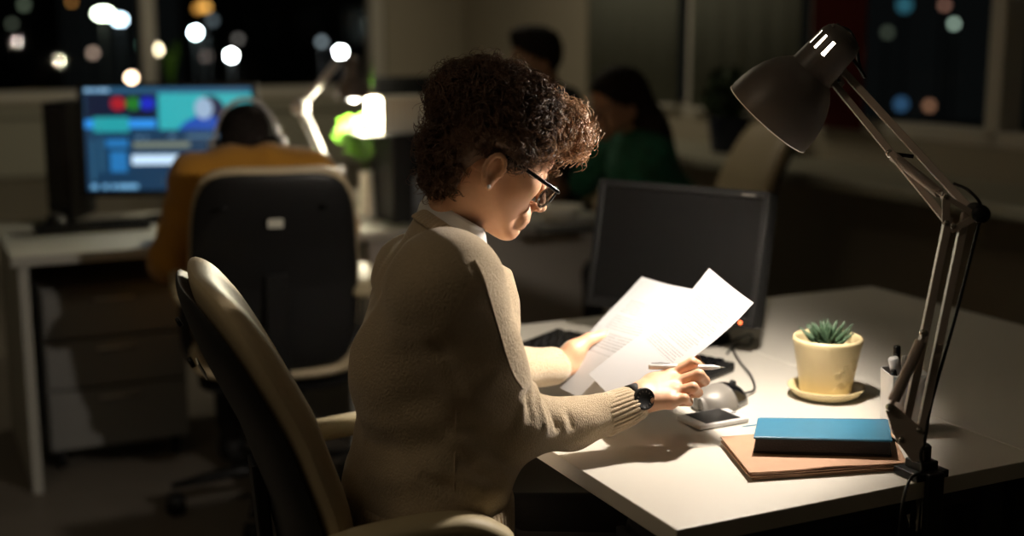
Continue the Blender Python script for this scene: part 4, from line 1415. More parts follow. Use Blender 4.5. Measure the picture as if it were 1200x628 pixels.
# keyboard
kfl, kfr = on(650, 385, DESK + .02), on(862, 424, DESK + .02)
kx = (kfr - kfl).normalized(); ky = Vector((-kx.y, kx.x, 0)); ky = ky if ky.y < 0 else -ky
kw, kd = (kfr - kfl).length, .145
kc = kfl + kx * kw / 2 + ky * kd / 2
t = thing('keyboard', 'black computer keyboard lying under the papers in front of the dark monitor', 'keyboard', (kc.x, kc.y, DESK))
bm_ = [kfl + UP * 0, kfr, kfr + ky * kd - UP * .009, kfl + ky * kd - UP * .009]
mb = MB().add([(p.x, p.y, p.z) for p in bm_] + [(p.x, p.y, DESK + .002) for p in bm_], [(0, 3, 2, 1), (4, 5, 6, 7), (0, 1, 5, 4), (1, 2, 6, 5), (2, 3, 7, 6), (3, 0, 4, 7)])
kb = mb.build('case', M['black'], t, bevel=.004)
keys = MB()
slope = .009 / kd
for r in range(6):
    yy = .012 + r * .0215 + (.004 if r else 0)
    xs = 0.012; 
    while xs < kw - .02:
        wd = .0165
        if r == 5 and .10 < xs < .13: wd = .10
        elif r in (3, 4) and xs < .02: wd = .026
        if r == 0 and int((xs - .012) / .0195) % 5 == 1: xs += .008
        if .292 < xs < .300 or .355 < xs < .362: xs += .008
        if xs + wd > kw - .008: break
        c = kfl + kx * (xs + wd / 2) + ky * yy - UP * (slope * yy) + UP * .003
        b = len(keys.v); top = .0035
        for z_, sc in ((0, 1), (top, .80)):
            for i, j in ((-1, -1), (1, -1), (1, 1), (-1, 1)):
                keys.v.append(tuple(c + kx * (i * wd / 2 * (1 - (1 - sc) * .0165 / wd)) + ky * (j * .0085 * sc) + UP * (z_ - .002)))
        keys.f += [(b + 4, b + 5, b + 6, b + 7)] + [(b + i, b + (i + 1) % 4, b + 4 + (i + 1) % 4, b + 4 + i) for i in range(4)]
        xs += wd + .003
keys.build('keys', M['blackgloss'], t)

# mouse: silver body, black button end
mc = on(846, 466, DESK + .015); mc.z = DESK
mx_ = (on(880, 452, DESK) - on(813, 474, DESK)).normalized(); my_ = Vector((-mx_.y, mx_.x, 0))


def mouse_shell(u0, u1, name, m, par, grow=0.0):
    nu, nv = 18, 24; vs = []; fs = []
    for i in range(nu + 1):
        u = u0 + (u1 - u0) * i / nu
        hw = .034 * (1 - abs(u / .060) ** 3.4) ** .5 * (1.0 - .12 * math.sin(u * 45)) + grow
        hh = (.039 * (1 - abs((u + .006) / .066) ** 2.4) ** .55) + grow
        for k in range(nv + 1):
            a = math.pi * k / nv
            vs.append(mc + mx_ * u + my_ * (hw * math.cos(a) + .004 * math.sin(a)) + UP * (.002 + hh * abs(math.sin(a)) ** .8))
    for i in range(nu):
        for k in range(nv): fs.append((i * (nv + 1) + k, i * (nv + 1) + k + 1, (i + 1) * (nv + 1) + k + 1, (i + 1) * (nv + 1) + k))
        fs.append((i * (nv + 1), (i + 1) * (nv + 1), (i + 1) * (nv + 1) + nv, i * (nv + 1) + nv))
    fs.append(tuple(range(nv + 1))); fs.append(tuple(range(nu * (nv + 1), (nu + 1) * (nv + 1)))[::-1])
    return MB().add(vs, fs).build(name, m, par, True)


t = thing('computer_mouse', 'silver computer mouse with a black button end beside the woman\'s hand', 'mouse', mc)
mouse_shell(-.0595, .002, 'body', M['silver'], t)
mouse_shell(.0022, .0595, 'button_panel', M['blackgloss'], t)
MB().tube([mc + mx_ * .030 + UP * .034 - my_ * .003, mc + mx_ * .030 + UP * .034 + my_ * .003], .0075, 16).build('scroll_wheel', M['black'], t, True)
cab = [mc + mx_ * .058 + UP * .010] + [on(*p, DESK + .004) for p in ((884, 456), (880, 440), (868, 425), (858, 408), (852, 392), (862, 380))]
MB().tube(smooth_path(cab, 8), .0019, 8).build('cable', M['black'], t, True)

# phone
ph = [on(793, 486, DESK + .010), on(850, 476.5, DESK + .010), on(878, 489, DESK + .010)]
pc_ = (ph[0] + ph[2]) / 2; pc_.z = DESK
px_ = (ph[1] - ph[0]); pw = px_.length; px_.normalize(); py_ = Vector((-px_.y, px_.x, 0)); pl = abs((ph[2] - ph[1]).dot(py_))
t = thing('smartphone', 'white smartphone with a dark screen lying in front of the mouse', 'phone', pc_)
MB().box(pc_ + UP * .0055, (pw, pl, .009), x=px_, y=py_).build('body', M['white'], t, bevel=.003, seg=4)
MB().box(pc_ + UP * .0103, (pw * .70, pl * .86, .0008), x=px_, y=py_).build('screen', M['screen'], t)
MB().lathe([(0, 0), (.0045, 0), (.0045, .0006), (0, .0006)], pc_ + UP * .0102 + px_ * (pw * .43), UP, 18).build('home_button', M['grey'], t, True)

# saucer, pot, succulent
sc_ = on(967, 464, DESK); ps = 1.0
sau = MB().lathe([(0, .002), (.050, .002), (.058, .006), (.066, .016), (.0685, .020), (.0660, .0205), (.060, .012), (.052, .009), (0, .009)], sc_, n=64)
tag(sau.build('plant_saucer', M['pot'], None, True), 'round cream saucer under the cream flowerpot', 'saucer')
t = thing('succulent_pot', 'cream flowerpot with embossed flowers and a small spiky succulent on a saucer', 'potted plant', sc_ + UP * .010)
po = sc_ + UP * .0095
MB().lathe([(0, 0), (.042, 0), (.0455, .003), (.0585, .082), (.0605, .089), (.0618, .096), (.0605, .1015), (.0575, .1005), (.0560, .094), (.0545, .084), (.053, .078), (0, .078)], po, n=72).build('pot', M['pot'], t, True)
emb = MB()


def on_pot(ang, h, r=0.0):
    rr = .0455 + (h - .003) * (.013 / .079) + r
    return po + Vector((math.cos(ang) * rr, math.sin(ang) * rr, h))


for a0_, h0_, s_ in ((-1.15, .050, .011), (-.95, .034, .009), (-1.42, .040, .008), (-.72, .052, .008), (-1.25, .022, .007), (-.85, .065, .007)):
    for k in range(6):
        tt = 2 * math.pi * k / 6
        c1 = on_pot(a0_ + s_ * .5 * math.cos(tt) / .05, h0_ + s_ * .5 * math.sin(tt), .0004)
        loop = [on_pot(a0_ + (s_ * .55 * math.cos(tt) + s_ * .38 * math.cos(q_)) / .05, h0_ + s_ * .55 * math.sin(tt) + s_ * .38 * math.sin(q_), .0003) for q_ in np.linspace(0, 6.283, 11)[:-1]]
        emb.tube(loop, .0006, 5, closed=True)
emb.tube(smooth_path([on_pot(a, h, .0002) for a, h in ((-1.55, .012), (-1.35, .025), (-1.1, .018), (-.9, .030), (-.7, .040), (-.55, .060))], 5), .0008, 6)
emb.build('embossed_flowers', M['pot'], t, True)
MB().lathe([(0, .079), (.03, .081), (.053, .0785), (.0545, .0780), (.05, .074), (0, .074)], po, n=40).build('soil', M['soil'], t, True)
lf = MB(); g = np.random.default_rng(4)
top = po + UP * .084
for ring_, (cnt, L_, el_) in enumerate(((11, .050, .35), (10, .050, .62), (8, .046, .92), (6, .040, 1.20), (3, .030, 1.4))):
    for k in range(cnt):
        a = 2 * math.pi * k / cnt + ring_ * .35 + g.uniform(-.12, .12); L2 = L_ * g.uniform(.88, 1.15); e_ = el_ + g.uniform(-.1, .1)
        d_ = Vector((math.cos(a), math.sin(a), 0)); pth = [top + d_ * (L2 * math.cos(e_) * q_) + UP * (L2 * math.sin(e_) * q_ + .012 * q_ * q_ - .004) for q_ in (0, .3, .6, .85, 1)]
        lf.tube(pth, [.0045, .0062, .0050, .0026, .0004], 7)
lf.build('leaves', M['succ'], t, True)

# kraft folder and blue notebook
def slab(corners, z0, z1):
    b = [Vector((p.x, p.y, z0)) for p in corners]; t_ = [Vector((p.x, p.y, z1)) for p in corners]
    n = len(b)
    return MB().add(b + t_, [tuple(range(n))[::-1], tuple(range(n, 2 * n))] + [(i, (i + 1) % n, (i + 1) % n + n, i + n) for i in range(n)])


fz = DESK + .014
fc = [on(845, 511, fz), on(879, 553, fz), on(1062, 541, fz), on(1040, 497, fz)]
t = thing('document_folder', 'thick brown kraft folder with curled edges under the blue notebook', 'folder', (sum(fc, Vector()) / 4) * 1)
t.location.z = DESK
for k, (dz0, dz1, sh) in enumerate(((.0005, .003, .004), (.0045, .0065, .0), (.008, .0095, .003), (.0115, .0135, -.001))):
    nx = 14; vs = []; fs = []
    cc = [p + Vector((sh, sh * .5, 0)) for p in fc]
    for jj in range(nx + 1):
        for ii in range(nx + 1):
            u, v_ = ii / nx, jj / nx
            p = cc[0].lerp(cc[3], u).lerp(cc[1].lerp(cc[2], u), v_)
            lift = (.003 * math.sin(u * 9 + k) * max(0, v_ - .8) * 4) * (1 if k == 3 else .3)
            for z_ in (dz0, dz1): vs.append(Vector((p.x, p.y, DESK + z_ + max(-.001, lift) * .6)))
    N2 = (nx + 1) * 2
    for jj in range(nx):
        for ii in range(nx):
            a = jj * N2 + ii * 2
            fs += [(a + 1, a + N2 + 1, a + N2 + 3, a + 3), (a, a + 2, a + N2 + 2, a + N2)]
    for ii in range(nx):
        a = ii * 2; fs.append((a, a + 1, a + 3, a + 2)); a = nx * N2 + ii * 2; fs.append((a, a + 2, a + 3, a + 1))
    for jj in range(nx):
        a = jj * N2; fs.append((a, a + N2, a + N2 + 1, a + 1)); a = jj * N2 + nx * 2; fs.append((a, a + 1, a + N2 + 1, a + N2))
    MB().add(vs, fs).build('flap', M['kraft'], t)
nz0, nz1 = DESK + .0155, DESK + .041
nb = [on(888, 489, nz1), on(883, 512, nz1), on(1046, 516, nz1), on(1041, 491, nz1)]
t = thing('notebook', 'thick notebook with a bright blue cover lying on the brown folder', 'notebook', (nb[0] + nb[2]) / 2)
t.location.z = nz0
ctr = sum(nb, Vector()) / 4
slab([ctr + (p - ctr) * .972 for p in nb], nz0 + .002, nz1 - .0035).build('page_block', M['pages'], t, bevel=.001)
slab(nb, nz1 - .0035, nz1).build('front_cover', M['blue'], t, bevel=.0014)
slab(nb, nz0, nz0 + .0028).build('back_cover', M['black'], t, bevel=.001)
stt = MB(); q4 = [ctr + (p - ctr) * .965 for p in nb]
stt.tube([Vector((p.x, p.y, nz1 + .0001)) for p in q4], .0005, 5, closed=True)
stt.build('cover_stitching', M['blue'], t)
rbp = [on(890, 497, nz0 + .016), on(884, 498, nz0 + .013), on(876, 499, nz0 + .008), on(869, 500, nz0 + .006)]
sweep(rbp, .006, .001, (0, 1, 0)).build('ribbon_bookmark', M['blue'], t, True)
# twisted elastic
el = smooth_path([on(1045, 514, nz1 - .012), on(1054, 519, nz1 - .018), on(1062, 525, DESK + .016), on(1070, 531, DESK + .006)], 14)
tw = MB()
for ph_ in (0, math.pi):
    tw.tube([p + Vector((0, math.cos(i * .9 + ph_), math.sin(i * .9 + ph_))) * .0016 for i, p in enumerate(el)], .0012, 6)
tw.build('elastic_cord', M['black'], t, True)

# pen holder: squarish white cup
hc0 = on(1057, 503, DESK); hc0.z = DESK
hx = Vector((math.cos(.05), math.sin(.05), 0)); hy = Vector((-hx.y, hx.x, 0))
t = thing('pen_holder', 'square white pen cup behind the lower lamp arm', 'pen holder', hc0)


def sq(c, hw, z, rr=.25, n=32):
    out = []
    for k in range(n):
        a = 2 * math.pi * k / n; q_ = (abs(math.cos(a)) ** 8 + abs(math.sin(a)) ** 8) ** (-1 / 8)
        out.append(c + hx * (hw * q_ * math.cos(a)) + hy * (hw * q_ * math.sin(a)) + UP * z)
    return out


prof = [(.028, 0), (.030, .002), (.0335, .098), (.0340, .1), (.0318, .1), (.0285, .006), (.0001, .006)]
vs = sum([sq(hc0, r, z) for r, z in prof], []); n = 32
fs = [(i * n + k, i * n + (k + 1) % n, (i + 1) * n + (k + 1) % n, (i + 1) * n + k) for i in range(len(prof) - 1) for k in range(n)] + [tuple(range(n))[::-1]]
MB().add(vs, fs).build('cup', M['white'], t, bevel=.0006)


def stick(name, label, cat, base, tip, r, m, capm=None, rs=None):
    base, tip = Vector(base), Vector(tip); d_ = (tip - base).normalized()
    t = thing(name, label, cat, base)
    L_ = (tip - base).length
    MB().tube([base, base + d_ * (L_ - .035), base + d_ * (L_ - .034)], [r, r, r * .9], 16).build('barrel', m, t, True)
    MB().tube([base + d_ * (L_ - .034), base + d_ * (L_ - .033), base + d_ * (L_ - .002), tip], [r * .9, r * 1.12, r * 1.05, r * .8], 16).build('cap', capm or m, t, True)
    return t


hb = hc0 + UP * .008
stick('marker_pen', 'thick white marker leaning left in the white cup', 'marker', hb + hx * .010 - hy * .006, hb - hx * .026 - hy * .012 + UP * .118, .0085, M['white'], M['white'])
mk = stick('marker_pen', 'slim black marker standing upright in the white cup', 'marker', hb - hx * .006 + hy * .010, hb - hx * .012 + hy * .012 + UP * .132, .0058, M['black'], M['blackgloss'])
stick('pen', 'black pen leaning over the rim of the white cup, lowest of its pens', 'pen', hb + hx * .004 - hy * .018, hb - hx * .028 - hy * .02 + UP * .100, .0045, M['blackgloss'])
stick('pen', 'silver grey pen at the back of the white cup', 'pen', hb + hx * .002 + hy * .02, hb + hx * .006 + hy * .022 + UP * .112, .0045, M['silver'])
t = thing('pencil', 'orange pencil leaning right in the white cup behind the lamp arm', 'pencil', hb)
MB().tube([hb - hx * .01 + hy * .004, hb + hx * .026 + hy * .018 + UP * .12], .0038, 6).build('shaft', M['orange'], t)
MB().tube([hb + hx * .026 + hy * .018 + UP * .12, hb + hx * .0295 + hy * .0195 + UP * .132], [.0038, .0006], 6).build('point', M['kraft'], t)

# ---------------------------------------------------------------- foreground monitor
def monitor(label, TLp, TRp, height, tilt_n, depth, m_scr, bez=(.014, .014, .016, .022), foot=True, foot_c=None, led=None, foot_r=.10):
    """TLp, TRp upper outer corners; tilt_n: face normal (towards the viewer)"""
    x = (TRp - TLp).normalized(); w = (TRp - TLp).length
    n = Vector(tilt_n).normalized(); up = n.cross(x).normalized()
    if up.z < 0: up = -up
    n = x.cross(up).normalized()
    if n.dot(Vector(tilt_n)) < 0: n = -n
    c = (TLp + TRp) / 2 - up * height / 2
    t = thing('computer_monitor', label, 'monitor', (c.x, c.y, DESK))
    MB().box(c - n * depth * .35, (w, height, depth * .7), x=x, y=up, z=n).build('back_housing', M['black'], t, bevel=.006)
    l, r, tp, b = bez
    fr = MB()
    for cc, ss in (((-w / 2 + l / 2, 0), (l, height)), ((w / 2 - r / 2, 0), (r, height)), ((0, height / 2 - tp / 2), (w - l - r, tp)), ((0, -height / 2 + b / 2), (w - l - r, b))):
        fr.box(c + x * cc[0] + up * cc[1] + n * .006, (ss[0], ss[1], .012), x=x, y=up, z=n)
    fr.build('bezel', M['black'], t, bevel=.0015)
    scr = MB().box(c + x * (l - r) / 2 + up * (b - tp) / 2 + n * .003, (w - l - r, height - tp - b, .004), x=x, y=up, z=n).build('screen', m_scr, t)
    if foot:
        fc_ = foot_c or (c - n * .06)
        nk0 = c - n * (depth * .7 + .012) - up * height * .1
        sweep([nk0, nk0 - UP * .08 - n * .005, Vector((nk0.x, nk0.y, DESK + .015))], .075, .022, x).build('stand_neck', M['black'], t, True)
        MB().lathe([(0, 0), (foot_r, 0), (foot_r, .006), (foot_r * .9, .012), (foot_r * .3, .018), (0, .018)], (nk0.x, nk0.y, DESK), n=48).build('stand_foot', M['black'], t, True)
    if led:
        MB().lathe([(0, 0), (.0032, 0), (.0026, .0016), (0, .0018)], c + x * (w / 2 - .03) + up * (-height / 2 + .010) + n * .012, n, 14).build('power_light', M['led'], t, True)
        MB().box(c + x * (w / 2 - .075) + up * (-height / 2 + .008) + n * .0122, (.035, .0022, .0006), x=x, y=up, z=n).build('button_strip', M['silver'], t)
        MB().box(c + x * (w / 2 - .045) + up * (height / 2 - .010) + n * .0122, (.030, .004, .0006), x=x, y=up, z=n).build('logo', M['silver'], t)
    return t, c, x, up, n, w


mTL, mTR = at(706, 205, 2.80), at(905, 230, 2.57)
mx3 = (mTR - mTL).normalized()
nn_ = Vector((mx3.y, -mx3.x, 0)); nn_ = (nn_ if nn_.y < 0 else -nn_) + UP * .20
mTRl = Vector((mTR.x, mTR.y, mTL.z * .5 + mTR.z * .5)); mTL.z = mTRl.z
mon = monitor('black monitor, switched off with a tiny orange light, behind the papers', mTL, mTRl, .278, nn_, .055, M['screen'], led=True)
t = thing('cable', 'black looped cable behind the dark monitor foot, right of the papers', 'cable', on(862, 398, DESK))
MB().tube(smooth_path([on(*p, DESK + .004) for p in ((846, 388), (850, 402), (866, 396), (880, 392), (878, 404), (862, 404), (852, 414))], 8), .0022, 8).build('strand', M['black'], t, True)
t = thing('cable', 'black cable arching on the desk at the lower left corner of the dark monitor', 'cable', on(712, 372, DESK))
MB().tube(smooth_path([on(705, 378, DESK + .004), on(709, 372, DESK + .02), on(720, 367, DESK + .03), on(735, 366, DESK + .02), on(750, 370, DESK + .004)], 8), .0022, 8).build('strand', M['black'], t, True)

# ---------------------------------------------------------------- architect's desk lamp
def at2(px, py, d=1.80): return at(px, py, d)


ldir = Vector((.06, 1, 0)).normalized()   # thickness direction of the arm plates
base_p = on(1076, 556, DESK)
L0 = at(1066, 512, 1.80)
lampT = thing('desk_lamp', 'large grey swing-arm lamp clamped to the near desk edge, lighting the papers', 'lamp', base_p)
cl = MB()
bx, by = A, B
cb0 = room(A.dot(base_p), dB0 + .020, 0)
cl.box(Vector((cb0.x, cb0.y, DESK + .007)), (.062, .050, .012), x=bx, y=by)
cl.box(Vector((cb0.x, cb0.y, DESK + .019)), (.034, .034, .014), x=bx, y=by)
cl.box(Vector((cb0.x, cb0.y, DESK - .045)) - by * .028, (.030, .010, .116), x=bx, y=by)
cl.box(Vector((cb0.x, cb0.y, DESK - .098)), (.05, .056, .010), x=bx, y=by)
clamp = cl.build('clamp', M['black'], lampT, bevel=.002)
MB().tube([Vector((cb0.x, cb0.y, DESK - .135)), Vector((cb0.x, cb0.y, DESK - .030))], .0055, 12).build('clamp_screw', M['chrome'], clamp, True)
MB().lathe([(0, 0), (.016, 0), (.018, .006), (.016, .014), (0, .014)], (cb0.x, cb0.y, DESK - .145), n=20).build('clamp_knob', M['black'], clamp, True)
MB().lathe([(0, .02), (.013, .02), (.013, .046), (.009, .05), (0, .05)], (cb0.x, cb0.y, DESK), n=20).build('pivot_post', M['black'], lampT, True)


def plate(pts, d, th, name, m, par):
    P_ = [at(px, py, d) for px, py in pts]
    cen = sum(P_, Vector()) / len(P_)
    return MB().prism([p - ldir * th / 2 for p in P_], ldir * th).build(name, m, par, bevel=.0008)


def bolt(px, py, d, par, r=.0045, name='rivet', m=None):
    p = at(px, py, d)
    return MB().lathe([(0, -.004), (r, -.004), (r, .0), (r * .7, .002), (0, .0024)], p, -ldir, 14).build(name, m or M['chrome'], par, True)


DL = 1.79
zz = on(1076, 556, DESK)
for dd2, nm in ((DL - .013, 'a'), (DL + .013, 'b')):
    bp_ = plate([(1040, 474), (1047, 474), (1080, 501), (1082, 512), (1083, 540), (1069, 541), (1050, 516), (1038, 482)], dd2, .0018, 'base_bracket', M['lamp'], lampT)
    if nm == 'a':
        for q in ((1043, 478), (1077, 504), (1056, 515)): bolt(*q, dd2 - .001, bp_)


def bar(p, q, name, w=.0095, m=None, par=None):
    p, q = Vector(p), Vector(q); x = (q - p).normalized(); L_ = (q - p).length
    y = ldir.cross(x).normalized(); z = x.cross(y)
    return MB().box((p + q) / 2, (L_ + w, w, w), x=x, y=y, z=z).build(name, m or M['lamp'], par or lampT, bevel=.0012)


bar(at(1058, 512, DL), at(1111, 258, DL + .02), 'lower_arm', .0112)
bar(at(1079, 504, DL), at(1131, 254, DL + .02), 'lower_arm', .0112)
EB = DL + .02
sp1, sp2 = at(1043, 478, DL - .015), at(1083, 392, DL - .008)
spm = MB(); n_t = 60; ax_ = (sp2 - sp1)
u_ = ax_.normalized().orthogonal(); w_ = ax_.normalized().cross(u_)
spr = bar(sp1, sp2, 'spring_arm', .0055)
spm.tube([sp1.lerp(sp2, .1 + .8 * i / 400) + (u_ * math.cos(i * .75) + w_ * math.sin(i * .75)) * .0052 for i in range(401)], .0011, 5)
spm.build('spring', M['lamp'], spr, True)
bolt(1083, 391, DL - .016, spr, .006); bolt(1043, 478, DL - .02, spr, .0055)
for dd2 in (EB - .011, EB + .011):
    # open triangular elbow bracket
    o_ = [(1104, 224), (1143, 248), (1149, 256), (1116, 273), (1104, 262)]
    P_ = [at(*q, dd2) for q in o_]
    cen = sum(P_, Vector()) / 5
    inn = [cen + (p - cen) * .52 for p in P_]
    vs = [p - ldir * .0009 for p in P_] + [p - ldir * .0009 for p in inn] + [p + ldir * .0009 for p in P_] + [p + ldir * .0009 for p in inn]
    fs = []
    for i in range(5):
        j = (i + 1) % 5
        fs += [(i, j, 5 + j, 5 + i), (10 + i, 15 + i, 15 + j, 10 + j), (i, 10 + i, 10 + j, j), (5 + i, 5 + j, 15 + j, 15 + i)]
    eb = MB().add(vs, fs).build('elbow_bracket', M['lamp'], lampT)
    if dd2 < EB:
        for q in ((1108, 230), (1142, 250), (1117, 265), (1109, 261)): bolt(*q, dd2 - .001, eb)
MB().lathe([(0, -.02), (.012, -.02), (.013, -.012), (.013, .012), (.012, .02), (0, .02)], at(1146, 249, EB), ldir, 20).build('elbow_knob', M['black'], lampT, True)
U1, U2 = 1.83, 2.075
bar(at(1137, 246, U1), at(983, 78, U2), 'upper_arm', .0115)
bar(at(1112, 262, U1), at(976, 96, U2), 'upper_arm', .0105)
s1, s2 = at(1043, 180, U1 + .055), at(1110, 233, U1 - .012)
s1 = at(1043, 180, 1.955); s2 = at(1108, 232, 1.815)
spr2 = bar(s1, s2, 'spring_arm', .0055)
ax_ = (s2 - s1); u_ = ax_.normalized().orthogonal(); w_ = ax_.normalized().cross(u_)
spm = MB().tube([s1.lerp(s2, .05 + .85 * i / 400) + (u_ * math.cos(i * .75) + w_ * math.sin(i * .75)) * .0052 for i in range(401)], .0011, 5)
spm.build('spring', M['lamp'], spr2, True)
bar(at(1043, 180, 1.955), at(1068, 183, 1.96), 'spring_link', .006, M['black'])
bolt(1043, 180, 1.942, spr2, .0065); bolt(1108, 232, 1.805, spr2, .0055)
# head bracket
HDp = 2.085
for dd2 in (HDp - .016, HDp + .012):
    hb_ = plate([(974, 68), (980, 70), (990, 98), (986, 103), (966, 102), (963, 98)], dd2, .0018, 'head_bracket', M['lamp'], lampT)
    if dd2 < HDp:
        for q in ((977, 75), (969, 97), (983, 96)): bolt(*q, dd2 - .001, hb_)
# head: neck cylinder and bell shade, opening down-left and slightly away
HA = Vector((-.62, .22, -.755)).normalized()
rimc = at(900, 139, 2.075)
Rr_ = .0755
KH = 1.045
top_ = rimc - HA * .175 * KH
prof_o = [(.0755, .175), (.0762, .168), (.0745, .150), (.0705, .132), (.0640, .114), (.0545, .097), (.0440, .085), (.0365, .078), (.0350, .074)]
sh = prof_o + [(.0338, .074), (.0355, .080), (.0428, .087), (.0530, .099), (.0625, .116), (.0690, .134), (.0730, .151), (.0745, .168), (.0748, .1762), (.0762, .1762), (.0762, .1745)]
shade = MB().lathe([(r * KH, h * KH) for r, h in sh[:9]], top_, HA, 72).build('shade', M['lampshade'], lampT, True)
MB().lathe([(r * KH, h * KH) for r, h in sh[8:]], top_, HA, 72).build('shade_lining', M['lampin'], shade, True)  # lining wraps the lip, its white painting in the rim highlight
NS = 72
refv = Vector((0, -1, 0))


def slot(i, k):
    # six vent slots in the neck wall
    return i in SL and any(k in (c % NS,) or k in ((c + 1) % NS,) for c in SLOTC)


SLOTC = [(c) for c in (3, 9, 15, 27, 33, 39)]
npf = [(.0375, .080), (.0362, .076), (.0355, .060), (.0350, .050), (.0345, .047), (.0335, .022), (.0330, .019), (.0300, .010), (.0225, .003), (.0110, .0), (.0, .0)]
SL = (4,)
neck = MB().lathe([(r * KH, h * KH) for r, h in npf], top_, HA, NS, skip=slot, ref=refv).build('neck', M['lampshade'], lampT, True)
SL = (2,)
npi = [(.0350, .080), (.0340, .060), (.0332, .047), (.0322, .022), (.0290, .011), (.0215, .005), (.0, .003)]
MB().lathe([(r * KH, h * KH) for r, h in npi], top_, HA, NS, skip=slot, ref=refv).build('neck_lining', M['lampin'], neck, True)
for k in range(5):
    a = k * 1.2566 + .3; u = HA.orthogonal().normalized(); w2 = HA.cross(u)
    MB().box(top_ + HA * .0072 + (u * math.cos(a) + w2 * math.sin(a)) * .0295, (.008, .0022, .003), x=(u * -math.sin(a) + w2 * math.cos(a)), y=(u * math.cos(a) + w2 * math.sin(a)), z=HA).build('cooling_slot', M['chrome'], neck)
kn = at(962, 96, 2.045)
MB().lathe([(0, -.01), (.0065, -.01), (.0065, 0), (.011, .002), (.011, .008), (0, .009)], kn, -ldir, 16).build('tilt_knob', M['black'], lampT, True)
MB().tube([kn, at(972, 98, 2.07)], .004, 10).build('tilt_shaft', M['chrome'], lampT, True)
bc = top_ + HA * .107
prof = [(.0, -.060), (.012, -.058), (.0125, -.035), (.0165, -.024), (.0255, -.006), (.0270, .006), (.0235, .018), (.0130, .0255), (0, .0275)]
MB().lathe(prof, bc, HA, 28).build('bulb', M['bulb'], lampT, True)
# cable: from the cap, looping to the arm
cp = smooth_path([at(977, 36, 2.07), at(984, 32, 2.06), at(996, 37, 2.06), at(1003, 52, 2.06), at(1007, 76, 2.07), at(1012, 90, 2.07)], 8)
MB().tube(cp, .0028, 8).build('cable', M['black'], lampT, True)
cp = smooth_path([at(978, 72, 2.07), at(986, 66, 2.06), at(997, 68, 2.06), at(1006, 78, 2.06), at(1014, 91, 2.07)], 8)
MB().tube(cp, .0028, 8).build('cable', M['black'], lampT, True)
MB().lathe([(0, -.004), (.007, -.004), (.007, .008), (.004, .014), (0, .014)], at(977, 37, 2.07), Vector((.6, 0, .8)), 16).build('cable_gland', M['black'], lampT, True)
cp = smooth_path([at(1118, 215, 1.83), at(1136, 224, 1.80), at(1150, 243, 1.80), at(1144, 275, 1.81), at(1120, 370, 1.80), at(1092, 470, 1.79), at(1084, 515, 1.78), at(1079, 532, 1.775), at(1080, 552, 1.77), at(1066, 562, 1.755), at(1058, 590, 1.74), at(1052, 640, 1.74)], 10)
MB().tube(cp, .0024, 8).build('cable', M['black'], lampT, True)
lp = light('desk_lamp_light', 'POINT', bc + HA * .028, DESK_LAMP_W, (1.0, 0.885, 0.76), .022)

